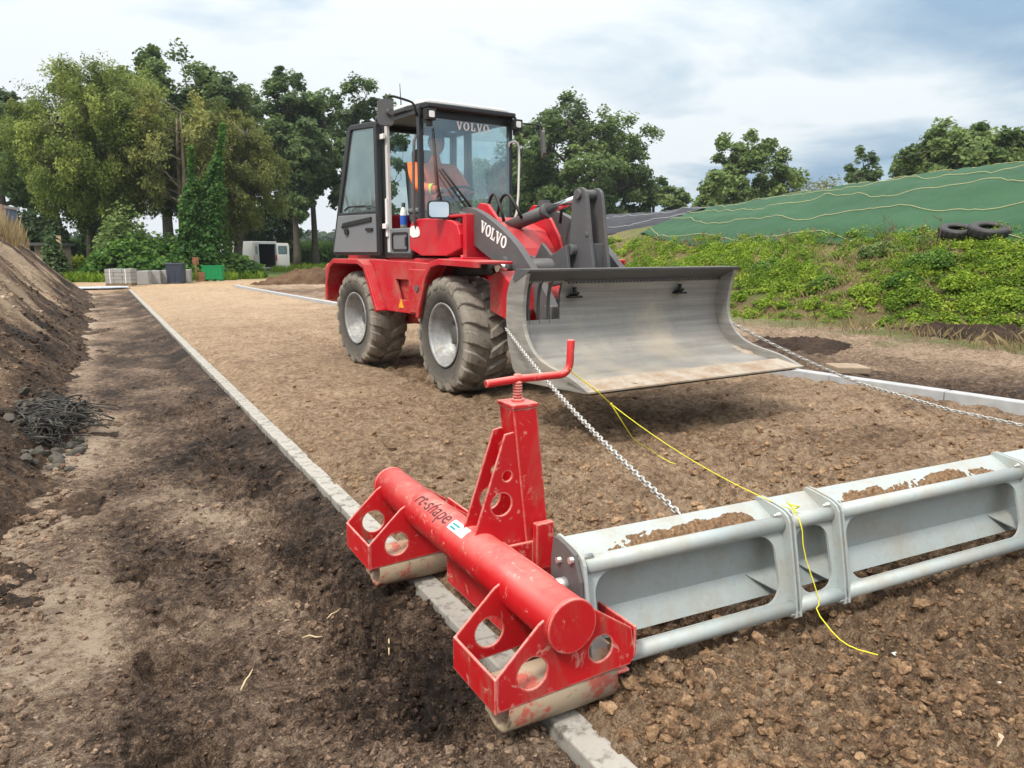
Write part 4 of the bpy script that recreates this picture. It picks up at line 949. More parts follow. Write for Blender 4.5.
# ---- driver
def skinned(name, verts, edges, mat, parent=None, sub=2):
    me = bpy.data.meshes.new(name); me.from_pydata([v[:3] for v in verts], edges, []); o = bpy.data.objects.new(name, me); COL.objects.link(o)
    md = o.modifiers.new('skin', 'SKIN'); md.use_smooth_shade = True
    for i, v in enumerate(verts):
        r_ = v[3]; me.skin_vertices[0].data[i].radius = r_ if isinstance(r_, tuple) else (r_, r_)
    me.skin_vertices[0].data[0].use_root = True
    sb = o.modifiers.new('sub', 'SUBSURF'); sb.levels = sub; sb.render_levels = sub; me.materials.append(mat)
    if parent: o.parent = parent
    return o
drv = empty('person', lwr((-1.47, -.10, 1.52)), math.atan2(LF.y, LF.x) + JA); tag(drv, 'person in an orange hi-vis jacket sitting at the wheel in the loader cab', 'person')
V = [(-.02, 0, .06, .17), (-.05, 0, .25, (.19, .15)), (-.06, 0, .44, (.21, .14)), (-.05, 0, .54, .09), (-.04, 0, .60, .055), (-.02, 0, .66, .05),
     (-.05, .21, .49, .09), (.10, .27, .30, .068), (.30, .16, .27, .048), (-.05, -.21, .49, .09), (.10, -.27, .30, .068), (.30, -.16, .27, .042),
     (.20, .11, .05, .085), (.42, .14, .05, .065), (.50, .14, -.25, .05), (.20, -.11, .05, .085), (.42, -.14, .05, .065), (.50, -.14, -.25, .05)]
E = [(0, 1), (1, 2), (2, 3), (3, 4), (4, 5), (2, 6), (6, 7), (7, 8), (2, 9), (9, 10), (10, 11), (0, 12), (12, 13), (13, 14), (0, 15), (15, 16), (16, 17)]
skinned('jacket', V[:12], E[:11], M['hivis'], drv)
skinned('trousers', [V[0]] + V[12:], [(0, 1), (1, 2), (2, 3), (0, 4), (4, 5), (5, 6)], M['denim'], drv)
mb = MB(); mb.v = []; vv, ff = ico(3)
def headshape(v):
    x, y, z = v; r = Vector(v)
    x_ = x * .098; y_ = y * .076; z_ = z * .118
    if z < -.2: y_ *= 1 + .35 * (z + .2); x_ += .012 * (-z - .2)
    if x > .75 and abs(y) < .25 and -.25 < z < .12: x_ += .018 * (1 - abs(y) / .25)
    if x > .6 and .05 < z < .25 and .2 < abs(y) < .55: x_ -= .008
    return (x_ - .005, y_, z_ + .755)
mb.add([headshape(v) for v in vv], [tuple(f) for f in ff.tolist()], 0, True)
for s in (-1, 1): mb.box((-.01, s * .078, .75), (.035, .014, .055), Matrix.Rotation(.2, 3, 'Y'))
head = mb.build('head', M['skin'], drv)
mb = MB(); mb.add([(v[0] * .104 - .012, v[1] * .082, max(v[2], -.1 if v[0] < 0 else .25) * .125 + .765) for v in vv], [tuple(f) for f in ff.tolist()], 0, True); mb.build('hair', M['hair'], drv)
mb = MB(); [mb.lathe([(.0, .004), (.007, .003), (.008, 0)], (.083, s * .03, .775), (1, 0, 0), 10) for s in (-1, 1)]; mb.build('eyes', M['black'], drv)
for s in (-1, 1):
    hv = [(.30, s * .16, .27, .03), (.36, s * .14, .27, (.04, .02))]; he = [(0, 1)]
    for k, (a, L_) in enumerate([(-.03, .07), (-.01, .08), (.01, .075), (.03, .06)]):
        b = len(hv); hv += [(.40, s * .14 + a, .275, .010), (.40 + L_ * .4, s * .14 + a, .268, .009), (.40 + L_ * .5, s * .14 + a, .235, .008)]; he += [(1, b), (b, b + 1), (b + 1, b + 2)]
    b = len(hv); hv += [(.35, s * .10, .265, .011), (.38, s * .085, .25, .009)]; he += [(1, b), (b, b + 1)]
    skinned('hand', hv, he, M['skin'], drv, 1)
mb = MB(); mb.lathe([(.052, .0), (.055, .05)], (.205, -.205, .285), (.8, .35, -.1), 16); mb.lathe([(.052, .0), (.055, .05)], (.205, .205, .285), (.8, -.35, -.1), 16); mb.build('reflective_band', M['hiyel'], drv)
# ================================================================ LEVELLING BEAM on its red roller carriage
TO = Vector((1.0, 2.1, KZ))
tool = empty('levelling_beam', TO); tag(tool, 'galvanised levelling beam on a scuffed red roller carriage with crank handle', 'levelling beam')
def TMB(): return MB(Matrix.Translation(-TO))
Yn0, Yn1, Yf0, Yf1 = 1.495, 1.735, 2.475, 2.740
mb = TMB(); mb.cyl((.989, 1.475, .231), (.992, 2.80, .231), .071, 44); tube_ = mb.build('main_tube', M['red_tool'], tool)
mb = TMB(); mb.cyl((.989, 1.462, .231), (.989, 1.478, .231), .0735, 44); mb.cyl((.992, 2.797, .231), (.992, 2.813, .231), .0735, 44); mb.build('end_cap', M['red_tool'], tube_, .003)
po = [(.787, .035), (.782, .128), (.905, .243), (.94, .262), (1.05, .262), (1.08, .243), (1.202, .160), (1.217, .075), (1.20, .052), (1.15, .052)]
hl = [circ(.888, .115, .044, 24), circ(1.10, .126, .038, 24)]
rtt = .0
for (a, b) in ((Yn0, Yn1), (Yf0, Yf1)):
    mb = TMB()
    for yy in (a, b): mb.plate(po, hl, (0, yy, 0), (1, 0, 0), (0, 0, 1), .008)
    mb.bb((.779, a - .004, .032), (.787, b + .004, .128)); mb.bb((1.212, a - .004, .075), (1.220, b + .004, .16))
    mb.bb((.785, a + .004, .026), (.84, a + .03, .034)); mb.bb((1.16, a + .004, .026), (1.205, a + .03, .034))
    bx_ = mb.build('roller_box', M['red_tool'], tool, .0025)
    yc = a + .068; zc = KZ + .076
    mb = TMB(); mb.lathe([(.0, .88), (.062, .88), (.062, .822), (.074, .820), (.075, .99), (.074, 1.158), (.062, 1.156), (.062, 1.10), (0, 1.10)], (0, yc, zc), (1, 0, 0), 44); mb.build('roller', M['roller'], bx_)
    mb = TMB(); mb.cyl((.80, yc, zc), (1.18, yc, zc), .018, 14); mb.bb((.797, yc - .018, zc - .02), (.805, yc + .018, zc + .08)); mb.bb((1.165, yc - .018, zc - .02), (1.173, yc + .018, zc + .08)); mb.build('axle', M['roller'], bx_)
# lower guard rail between the boxes
mb = TMB(); mb.bb((1.02, 1.80, .0), (1.03, 2.32, .175)); mb.build('guard_plate', M['red_tool'], tool, .002)
# column, leaning slightly
sh = Matrix.Identity(4); sh[0][2] = -.11
mb = MB(Matrix.Translation(-TO) @ Matrix.Translation((1.1425, 2.022, .70)) @ sh)
mb.bb((-.043, -.047, -.62), (.043, .047, 0)); mb.bb((-.047, -.051, -.012), (.047, .051, .004))
col_ = mb.build('column', M['red_tool'], tool, .004)
mb = TMB()
for yy in (1.985, 2.062): mb.plate([(1.105, .615), (1.13, .60), (1.165, .20), (1.0, .255), (.962, .285), (1.075, .61)], [circ(1.083, .475, .017, 20), circ(1.062, .385, .037, 24)], (0, yy, 0), (1, 0, 0), (0, 0, 1), .008)
mb.build('gusset', M['red_tool'], tool, .002)
mb = TMB(); mb.bb((1.165, 1.935, .16), (1.23, 1.962, .315)); mb.bb((1.06, 1.68, .12), (1.072, 1.99, .26)); mb.bb((1.072, 1.962, .12), (1.2, 1.975, .25)); mb.build('coupling', M['red_tool'], tool, .004)
mb = TMB()
for k in range(14): mb.cyl((1.1425, 2.022, .703 + k * .0045), (1.1425, 2.022, .7072 + k * .0045), .0155 if k % 2 else .013, 14)
mb.cyl((1.1425, 2.022, .70), (1.1425, 2.022, .79), .012, 14); mb.cyl((1.1425, 2.022, .702), (1.1425, 2.022, .712), .02, 14)
mb.build('crank_screw', M['red_tool'], tool)
hp = smooth_poly([(1.03, 2.022, .745), (1.15, 2.022, .768), (1.33, 2.022, .766), (1.352, 2.022, .785), (1.356, 2.022, .885)], 2, False)
hp = [(1.03, 2.022, .768), (1.14, 2.022, .7745), (1.30, 2.022, .775)] + [(1.30 + .04 * math.sin(t), 2.022, .815 - .04 * math.cos(t)) for t in np.linspace(.2, PI / 2, 6)] + [(1.343, 2.022, .888)]
mb = TMB(); mb.tube(hp, .0125, 14); crank = mb.build('crank_handle', M['red_tool'], tool, .002)
# writing and sticker on the tube
def wrap_text(txt, size, y_start, ang0, mat, name, par):
    cu = bpy.data.curves.new('txt', 'FONT'); cu.body = txt; cu.size = size; cu.shear = .18; cu.space_character = 1.02
    to = bpy.data.objects.new('txt', cu); COL.objects.link(to); dg = bpy.context.evaluated_depsgraph_get(); me = bpy.data.meshes.new_from_object(to.evaluated_get(dg)); bpy.data.objects.remove(to)
    bm = bmesh.new(); bm.from_mesh(me); bmesh.ops.triangulate(bm, faces=bm.faces[:]); bmesh.ops.subdivide_edges(bm, edges=bm.edges[:], cuts=1)
    for v in bm.verts:
        a = ang0 - v.co.y / .0715
        v.co = Vector((.991 + .0725 * math.cos(a), y_start - v.co.x, .231 + .0725 * math.sin(a))) - TO
    bm.to_mesh(me); bm.free(); me.name = name; me.materials.clear(); me.materials.append(mat)
    o = bpy.data.objects.new(name, me); COL.objects.link(o); o.parent = par; return o
wrap_text('rt-shape', .080, 2.43, R(133), M['ink'], 'lettering', tube_)
def wrap_patch(y0, y1, a0, a1, r, mat, name, par):
    a = np.linspace(a0, a1, 8); mb = TMB()
    vs = [(.991 + r * math.cos(t), y, .231 + r * math.sin(t)) for y in (y0, y1) for t in a]; n = 8
    mb.add(vs, [(i, i + 1, i + 1 + n, i + n) for i in range(n - 1)], 0, True); return mb.build(name, mat, par)
st = wrap_patch(2.135, 2.02, R(103), R(135), .0722, M['white'], 'sticker', tube_)
for k in range(2):
    wrap_patch(2.125, 2.085 - .01 * k, R(124 - 11 * k), R(130 - 11 * k), .0728, M['tealink'], 'sticker_print', st)
# ---- galvanised beam; frame u (along), v (towards the loader), z
BO = Vector((1.10, 1.548, 0)); BA = R(-2.9)
BM_ = Matrix.Translation(-TO) @ Matrix.Translation(BO) @ Matrix.Rotation(BA, 4, 'Z')
def BMB(): return MB(BM_)
def bw(u, v, z): return Matrix.Translation(BO) @ Matrix.Rotation(BA, 4, 'Z') @ Vector((u, v, z))
ULEN = 4.45
TV, TZ, LZ = .066, .310, .052
SEG = [(.0, .765), (.775, .985), (.995, 2.035), (2.045, 2.265), (2.275, 3.35), (3.36, ULEN)]
def beam_segment(u0, u1):
    mb = BMB(); mb.cyl((u0, 0, LZ), (u1, 0, LZ), .0245, 24); mb.cyl((u0, TV, TZ), (u1, TV, TZ), .0255, 24)
    # web plates in the plane of the two tubes, with a rounded opening
    h = math.hypot(TV, TZ - LZ); uz = Vector((0, TV, TZ - LZ)).normalized()
    L_ = u1 - u0; e = .045 if L_ > .4 else .030
    r_ = min(.062, (L_ - 2 * e) * .38)
    mb.plate([(0, .015), (L_, .015), (L_, h - .012), (0, h - .012)], [roundrect(e, .027, L_ - e, h - .026, r_, 8)], (u0, 0, LZ), (1, 0, 0), uz, .008)
    fr_ = mb.build('beam_frame', M['galv'], tool)
    for p in fr_.data.polygons: pass
    mb = BMB()
    prof = [(.175, .352), (.168, .356), (.105, .318), (.092, .296), (.118, .285), (.118, .140), (.085, .072)]
    def sk(prof, th):
        n = len(prof); nr = []
        for i in range(n):
            a = Vector(prof[max(i - 1, 0)]); b = Vector(prof[min(i + 1, n - 1)]); d = (b - a).normalized(); nr.append(Vector((d.y, -d.x)))
        poly = list(prof) + [tuple(Vector(prof[i]) + nr[i] * th) for i in range(n - 1, -1, -1)]
        mb.plate(poly, [], (u0 + (L_) / 2, 0, 0), (0, 1, 0), (0, 0, 1), L_ - .004)
    mb.plate([(.178, .350), (.174, .357), (.120, .330), (.092, .312), (.095, .304), (.123, .322)], [], (u0 + L_ / 2, 0, 0), (0, 1, 0), (0, 0, 1), L_ + .0095)
    mb.plate([(.178, .352), (.173, .352), (.150, .300), (.121, .290), (.121, .135), (.126, .135), (.126, .286), (.154, .296)], [], (u0 + L_ / 2, 0, 0), (0, 1, 0), (0, 0, 1), L_ + .0095)
    mb.plate([(.125, .135), (.119, .138), (.082, .062), (.088, .058)], [], (u0 + L_ / 2, 0, 0), (0, 1, 0), (0, 0, 1), L_ + .0095)
    mb.build('scraper_blade', M['galv'], fr_)
    return fr_
frames = [beam_segment(a, b) for a, b in SEG]
fl = [(-.032, .030), (-.016, .018), (.012, .020), (.028, .040), (.036, .070), (.060, .250), (.085, .300), (.13, .325), (.178, .343), (.182, .364), (.168, .372), (.100, .362), (.062, .356), (.030, .338), (.020, .290)]
def flange(u, w=.010):
    mb = BMB(); mb.plate(smooth_poly(fl, 1), [], (u, 0, 0), (0, 1, 0), (0, 0, 1), w)
    return mb
for a, b in zip(SEG[:-1], SEG[1:]):
    for u in (a[1] - .004, b[0] + .004):
        mb = flange(u, .008); fo = mb.build('flange', M['galv'], tool, .0015)
    mb = BMB()
    for v, z in ((-.014, .036), (.068, .340)): mb.cyl((a[1] - .026, v, z), (b[0] + .026, v, z), .0085, 6); mb.cyl((a[1] - .036, v, z), (b[0] + .030, v, z), .0048, 10)
    mb.build('flange_bolt', M['zinc'], tool)
mb = BMB(); mb.plate(smooth_poly([(.0, .10), (.03, .345), (.13, .37), (.185, .362), (.185, .10)], 1), [], (-.012, 0, 0), (0, 1, 0), (0, 0, 1), .012); mb.build('end_plate', M['dgrey'], tool, .002)
mb = BMB(); mb.plate(smooth_poly(fl, 1), [], (.002, 0, 0), (0, 1, 0), (0, 0, 1), .010); mb.build('flange', M['galv'], tool, .0015)
mb = BMB(); mb.cyl((-.03, .062, .335), (.045, .062, .335), .010, 6); mb.cyl((-.03, .13, .31), (.02, .13, .31), .009, 6); mb.cyl((-.05, .10, .25), (.0, .10, .25), .02, 14); mb.build('flange_bolt', M['zinc'], tool)
# struts behind the flanges
mb = BMB()
for u in (.77, .99, 2.04, 2.27):
    mb.add([(u - .10, .115, .135), (u + .10, .115, .135), (u, .03, .075), (u - .10, .119, .131), (u + .10, .119, .131), (u, .034, .071)], [(0, 2, 1), (3, 4, 5), (0, 3, 5, 2), (2, 5, 4, 1), (1, 4, 3, 0)])
mb.build('corner_brace', M['galv'], tool)
# far carriage end outside the frame is left simple; soil caught in the trough
bits = []
for a, b, amp in ((.05, .765, .9), (.99, 2.03, 1.0), (2.27, 3.3, 1.0)):
    u = np.linspace(a, b, int((b - a) * 220)); w = np.linspace(0, 1, 20); U, Wd = np.meshgrid(u, w, indexing='ij')
    V_ = .074 + .066 * Wd + .010 * fbm(U * 18, Wd * 0, 404) * Wd; end = sstep(a, a + .18, U) * sstep(b, b - .18, U)
    hgt = end * (.012 + .022 * fbm(U * 6, U * 0, 401) + .010 * fbm(U * 30, Wd * 3, 402) + lumps(U, V_, .022, 403, .65) * .022 * 1.2 + .008 * fbm(U * 70, Wd * 6, 405))
    Z_ = .304 + .034 * Wd * .9 + np.maximum(hgt, 0) * np.sin(PI * np.clip(.12 + Wd * .76, 0, 1)) - .010 * (1 - end)
    ca, sa = math.cos(BA), math.sin(BA)
    bits.append((BO.x + U * ca - V_ * sa, BO.y + U * sa + V_ * ca, Z_))
vs = []; qs = []; off = 0
for X_, Y_, Z_ in bits:
    nu, nv = X_.shape; vs.append(np.stack([X_, Y_, Z_], -1).reshape(-1, 3)); I = np.arange(nu * nv).reshape(nu, nv) + off; qs.append(np.stack([I[:-1, :-1], I[1:, :-1], I[1:, 1:], I[:-1, 1:]], -1).reshape(-1, 4)); off += nu * nv
so = np_mesh('soil_in_beam', np.concatenate(vs), np.concatenate(qs), M['clod'], {'tone': np.full(off, .5)}, None, True)
tag(so, 'brown crumbled earth caught along the top of the galvanised beam', 'soil', kind='stuff')

# ================================================================ CHAINS AND STRING
def chain(name, pts, label, pitch=.030, wire=.0042, ln=.042, wd=.026):
    pts = [Vector(p) for p in pts]; seg = [(pts[i + 1] - pts[i]).length for i in range(len(pts) - 1)]; tot = sum(seg)
    def at(s):
        for i, L_ in enumerate(seg):
            if s <= L_ or i == len(seg) - 1: return pts[i].lerp(pts[i + 1], min(1, s / L_)), (pts[i + 1] - pts[i]).normalized()
            s -= L_
    mb = MB(); n = int(tot / pitch); ring = []
    hl_, hw = (ln - 2 * wire) / 2, (wd - 2 * wire) / 2; st = hl_ - hw
    for k in range(12):
        a = 2 * PI * k / 12; ring.append((st * (1 if math.cos(a) > 0 else -1) + hw * math.cos(a), hw * math.sin(a)))
    for k in range(n):
        c, t = at((k + .5) * pitch); side_ = t.cross(Vector((0, 0, 1))).normalized(); up_ = side_.cross(t)
        a = R(45 + 90 * (k % 2) + 12 * math.sin(k * 1.3)); e = side_ * math.cos(a) + up_ * math.sin(a); nn = t.cross(e)
        base = len(mb.v); vs = []
        for i, (p, q) in enumerate(ring):
            cc = c + t * p + e * q; rad_ = (t * (p - st * (1 if p > 0 else -1) if abs(p) > st else 0) + e * q)
            rad_ = rad_.normalized()
            for j in range(6):
                b = 2 * PI * j / 6; vs.append(cc + (rad_ * math.cos(b) + nn * math.sin(b)) * wire)
        fs = [(i * 6 + j, i * 6 + (j + 1) % 6, ((i + 1) % 12) * 6 + (j + 1) % 6, ((i + 1) % 12) * 6 + j) for i in range(12) for j in range(6)]
        mb.add([tuple(v) for v in vs], fs, 0, True)
    o = mb.build(name, M['zinc']); return tag(o, label, 'chain')
def sag(a, b, s, n=24):
    a = Vector(a); b = Vector(b); return [a.lerp(b, k / n) - Vector((0, 0, s * 4 * (k / n) * (1 - k / n))) for k in range(n + 1)]
cA = lw((1.285, -1.0, .665)); cB = at_y(681, 519, 1.70); cB = bw(.36, .172, .352)
cB = bw((at_y(681, 518, 1.69).x - BO.x), .172, .352)
chain('steel_chain', sag(cA, cB, .05), 'galvanised chain stretched from the near bucket edge to the beam')
q0 = lw((1.49, 1.02, .62)); g1 = at_z(862, 384, .045); g2 = at_z(950, 410, .04); g3 = at_z(1030, 427, .05); q4 = bw(3.9, .172, .35)
chain('steel_chain', sag(q0, g1, .02, 14) + sag(g1, g2, .0, 6)[1:] + sag(g2, g3, 0, 6)[1:] + sag(g3, q4, .03, 12)[1:], 'galvanised chain lying over the pale kerb beyond the far bucket edge', .036, .0052, .050, .030)
# yellow builder's string
def string(pts, r=.0022, mb=None):
    mb = mb or MB(); mb.tube([tuple(p) for p in pts], r, 6); return mb
k0 = Vector((1.335, 2.022, .79)); k1 = at_y(597, 391, 2.05); k2 = at_y(611, 404, 2.06)
tie = bw(.815, .075, .345)
mb = string([k0, k1, k2], .0022); string([k0 + Vector((0, .014, .01)), k0 + Vector((0, -.014, .004)), k0 + Vector((0, .014, -.006))], .0024, mb)
mb.lathe([(0, -.008), (.006, 0), (0, .008)], k2, (1, 0, -1), 8); mb.lathe([(0, -.008), (.006, 0), (0, .008)], k1, (1, 0, -1), 8)
string(smooth_poly([k2, at_y(626, 428, 2.10), at_y(634, 440, 2.2), at_z(652, 451, .05), at_z(669, 462, .025), at_z(676, 464, .02)], 1, False), .0019, mb)
string(sag(k2, tie, .03, 12), .0015, mb)
string([tie + Vector((-.012, 0, .02)), tie + Vector((0, -.03, .02)), tie + Vector((.012, 0, .0)), tie + Vector((0, .02, .02)), tie + Vector((-.01, -.03, .0))], .0026, mb)
t2 = bw(.815, .030, .315)
string(smooth_poly([tie, t2, bw(.82, .02, .22), bw(.835, -.02, .12), bw(.85, -.035, .06), at_z(815, 610, .045), at_z(836, 637, .025), at_z(852, 648, .02), at_z(878, 655, .022)], 1, False), .0019, mb)
tag(mb.build('string', M['yellow']), 'bright yellow builder string tied from the crank handle to the beam', 'string')

# ================================================================ THINGS BY THE BANK, TYRES
tw = MB()
def make_tyre(name, loc, rx, rz, label, sc):
    mb = MB(); mb.lathe([(.17, -.06), (.22, -.095), (.32, -.105), (.355, -.085), (.37, -.05), (.372, .05), (.355, .085), (.32, .105), (.22, .095), (.17, .06), (.19, .05), (.33, .06), (.335, -.06), (.19, -.05)], (0, 0, 0), (0, 0, 1), 40, 0, True, True)
    for k in range(36):
        a = 2 * PI * k / 36
        mb.box((.372 * math.cos(a), .372 * math.sin(a), .035 if k % 2 else -.035), (.018, .04, .06), Matrix.Rotation(a, 3, 'Z'))
    o = mb.build(name, M['black']); o.location = loc; o.rotation_euler = (rx, .12, rz); o.scale = (sc,) * 3; return tag(o, label, 'tyre')
for px, py, sc, rx, lab in ((990, 226, 1.0, -.30, 'old black tyre leaning on the green tarpaulin, nearer of the two'), (958, 222, .92, -.22, 'old black tyre half sunk behind the other among the weeds')):
    X_ = 12.95; p = CAM + ray(px, py) * (X_ / ray(px, py).x)
    make_tyre('old_tyre', (X_, p.y, mz1(X_, p.y) + .15), -.05, .4, lab, sc * .84).rotation_euler = (.10, -.30, .5)
# flat stone slab on the verge by the kerb
p = at_z(850, 371, .05); mb = MB(); mb.bb((-.17, -.12, -.03), (.17, .12, .035)); o = mb.build('paving_slab', plain('tan_slab', (.27, .21, .15), .9, 0, .15, 12, .3), None, .01); o.location = (p.x + .1, p.y + .1, .05); o.rotation_euler = (.04, .03, -.4); tag(o, 'tan flat slab lying behind the raised kerb near the bucket', 'slab')

# tangle of grubby net and stones at the foot of the bank
rg = np.random.default_rng(44)
nb = Vector((-.42, 6.2, 0))
mb = MB()
for k in range(420):
    a = rg.uniform(0, 2 * PI); r0 = rg.uniform(0, .22); c = Vector((nb.x + (.26 * math.cos(a) * rg.uniform(.1, 1.2) + .02), nb.y + .55 * math.sin(a) * rg.uniform(.1, 1.2), -.09 + rg.uniform(0, .09) + .07 * (rg.uniform() < .4)))
    L_ = rg.uniform(.15, .42); d = Vector((rg.normal(0, 1) + .4, rg.normal(0, 1) - .6, 0)).normalized(); hgt = rg.uniform(.0, .07)
    pts = [c + d * L_ * (t - .5) + Vector((rg.normal(0, .018), rg.normal(0, .018), hgt * math.sin(PI * t))) for t in np.linspace(0, 1, 6)]
    mb.tube(smooth_poly([tuple(p) for p in pts], 1, False), float(rg.uniform(.0018, .0065)), 5)
M['net'] = paint('grubby_net', (.016, .017, .016), .6, (.20, .18, .15), .7, 9, lo=.5, hi=.7)
tag(mb.build('net_tangle', M['net']), 'tangle of grubby dark netting and roots at the foot of the earth bank', 'netting')
M['greystone'] = paint('grey_green_stone', (.075, .070, .058), .9, (.05, .04, .03), .7, 12)
for k in range(44):
    y_ = 5.05 + rg.uniform(0, 1.5); x_ = float(foot_x(np.array([y_]))[0]) - rg.uniform(-.06, .40) * (1 if y_ > 5.4 else .6); z_ = bank_z(x_, y_)
    d = RS[k % 10] * (1 + .07 * rg.normal(size=(len(IV), 1))) * rg.uniform(.028, .055) * np.array([1.15, .9, .8]); me = bpy.data.meshes.new('field_stone'); me.from_pydata([tuple(v) for v in d], [], [tuple(f) for f in IF.tolist()]); me.materials.append(M['greystone'])
    o = bpy.data.objects.new('field_stone', me); COL.objects.link(o); o.location = (x_, y_, max(z_, -.14) + .02); o.rotation_euler = (0, .3, k); tag(o, 'rounded grey stone in the pile below the netting on the bank', 'stone', 'grey stones at the foot of the bank')
# ================================================================ BACKGROUND OBJECTS
def grd(px, py, z=-.04): p = at_z(px, py, z); return p
# pallet with stacked grey kerb stones and a low row of blocks
M['block'] = paint('grey_concrete_block', (.28, .28, .275), .85, (.24, .23, .20), .5, 5)
M['wood'] = plain('pallet_wood', (.30, .22, .14), .85, 0, .25, 8)
p = grd(122, 286); th0 = -.35
pal = empty('block_pallet', (p.x, p.y, -.04), th0); pal.scale = (.58, .7, .86); tag(pal, 'tall stack of grey concrete blocks strapped on a pallet left of the low row', 'pallet')
mb = MB()
for k in (-1, 0, 1): mb.box((0, k * .42, .06), (1.5, .1, .08))
for k in range(6): mb.box((-.66 + .264 * k, 0, .11), (.11, 1.0, .022))
mb.build('pallet', M['wood'], pal)
for L in range(4):
    mb = MB()
    for i in range(3):
        for j in range(2): mb.box((-.5 + .5 * i + .01 * ((i + L) % 2), -.25 + .5 * j, .19 + .15 * L), (.485, .485, .142))
    mb.build('block_layer', M['block'], pal, .008)
mb = MB(); [mb.bb((x - .02, -.505, .12), (x + .02, .505, .722)) for x in (-.45, .45)]; mb.build('strap', M['white'], pal)
p = grd(150, 284); lowb = None
for k in range(5):
    q = grd(147 + k * 10, 284.5 - k * .5)
    if lowb is None:
        mb = MB(); mb.box((0, 0, .26), (.40, .8, .50)); mb.box((0, 0, .02), (.44, .7, .05)); lowb = o = mb.build('concrete_block', M['block'], None, .012)
    else: o = lowb.copy(); COL.objects.link(o)
    o.location = (q.x, q.y + .2, -.04); o.rotation_euler = (0, 0, -.35 + .15 * math.sin(k * 2)); tag(o, 'grey block in the low row before the green thicket', 'concrete block', 'low row of grey blocks')
q = grd(177, 283.5); mb = MB(); mb.box((0, 0, .40), (.55, .5, .68), None, 0, (1.08, 1.08)); mb.bb((-.32, -.29, .72), (.32, .29, .79)); mb.bb((-.26, -.25, -.0), (.26, .25, .07))
for x in (-.2, 0, .2): mb.bb((x - .03, -.275, .1), (x + .03, -.24, .72))
o = mb.build('dark_crate', plain('dark_blue_plastic', (.03, .04, .065), .5), None, .015); o.location = (q.x, q.y, -.04); o.rotation_euler = (0, 0, -.4); tag(o, 'dark blue lidded plastic crate at the end of the block row', 'crate')
q = grd(214, 281.5); gc = empty('green_crate', (q.x, q.y, -.04), -.3); gc.scale = (.62, .62, .84); tag(gc, 'bright green box pallet standing in front of the bramble thicket', 'crate')
M['green'] = plain('green_plastic', (.0, .24, .075), .45, 0, .08, 6)
mb = MB()
for a, b in (((-.62, -.5, .14), (.62, -.46, .78)), ((-.62, .46, .14), (.62, .5, .78)), ((-.62, -.46, .14), (-.58, .46, .78)), ((.58, -.46, .14), (.62, .46, .78)), ((-.58, -.46, .14), (.58, .46, .18))): mb.bb(a, b)
mb.build('crate_wall', M['green'], gc, .01)
mb = MB()
for k in range(7): mb.bb((-.57 + k * .19 - .02, -.525, .16), (-.57 + k * .19 + .02, -.502, .74))
mb.bb((-.65, -.53, .74), (.65, -.50, .80)); mb.bb((-.65, -.53, .13), (.65, -.50, .18)); mb.build('crate_rib', M['green'], gc)
mb = MB(); [mb.bb((x - .08, -.48, 0), (x + .08, .48, .14)) for x in (-.5, 0, .5)]; mb.build('foot', M['green'], gc)
q = grd(197, 282); mb = MB(); mb.cyl((0, 0, 0), (0, 0, .95), .03, 8); mb.box((0, 0, .86), (.24, .03, .28)); mb.box((.2, .05, .2), (.22, .12, .4)); o = mb.build('rusty_post', plain('rust', (.22, .10, .05), .9, 0, .3, 9), None, .005); o.location = (q.x, q.y, -.04); tag(o, 'rusty post and plate left of the green box pallet', 'post')
# pale plastic sheet on the ground by the pallet
q = grd(104, 288.5); mb = MB(); mb.plate(smooth_poly([(-1.0, -.5), (.9, -.45), (1.0, .5), (-.9, .55)], 1), [], (0, 0, .02), (1, 0, 0), (0, 1, 0), .03); o = mb.build('plastic_sheet', plain('pale_blue_sheet', (.50, .57, .68), .4), None); o.location = (q.x - .2, q.y + .2, -.03); tag(o, 'pale blue sheet spread flat at the far end of the trench', 'sheet')

# white van with its rear doors open
q = at_d(267, 271, 52); van = empty('white_van', (q.x, q.y, -.34), R(30)); tag(van, 'white panel van seen from behind with its rear doors swung open', 'van')
# local: rear faces -y
M['vanw'] = plain('van_white', (.62, .63, .64), .3, 0, .03); M['dark'] = plain('dark_interior', (.02, .02, .022), .9)
prof = [(0, .42), (-.02, 1.2), (.12, 2.12), (.4, 2.2), (3.1, 2.2), (3.5, 2.05), (4.1, 1.35), (4.9, 1.1), (5.1, .9), (5.1, .42)]
mb = MB()
for s in (-1, 1): mb.plate([(a, b) for a, b in prof], [circ(.95, .42, .40, 16)[0:9][::-1] and roundrect(1.2, 1.2, 2.6, 1.8, .08)] if False else [], (s * .9, 0, 0), (0, 1, 0), (0, 0, 1), .05)
for i in range(1, len(prof) - 1):
    a, b = prof[i], prof[i + 1]
    if i >= 2: mb.add([(-.92, a[0], a[1]), (.92, a[0], a[1]), (.92, b[0], b[1]), (-.92, b[0], b[1])], [(0, 1, 2, 3)])
mb.bb((-.9, .0, .42), (.9, 5.05, .50)); mb.bb((-.92, -.01, 2.02), (.92, .16, 2.19)); mb.bb((-.92, 0, .45), (-.84, .1, 2.1)); mb.bb((.84, 0, .45), (.92, .1, 2.1)); mb.bb((-.9, 2.9, .5), (.9, 2.95, 2.15), )
mb.build('body', M['vanw'], van, .02)
mb = MB(); mb.bb((-.84, .3, .51), (.84, 2.88, .53)); mb.bb((-.83, 2.80, .5), (.83, 2.88, 2.1)); mb.bb((-.86, .15, .5), (-.82, 2.85, 2.1)); mb.bb((.82, .15, .5), (.86, 2.85, 2.1)); mb.bb((-.8, 1.2, .5), (-.3, 2.4, 1.5)); mb.build('load_space', M['dark'], van)
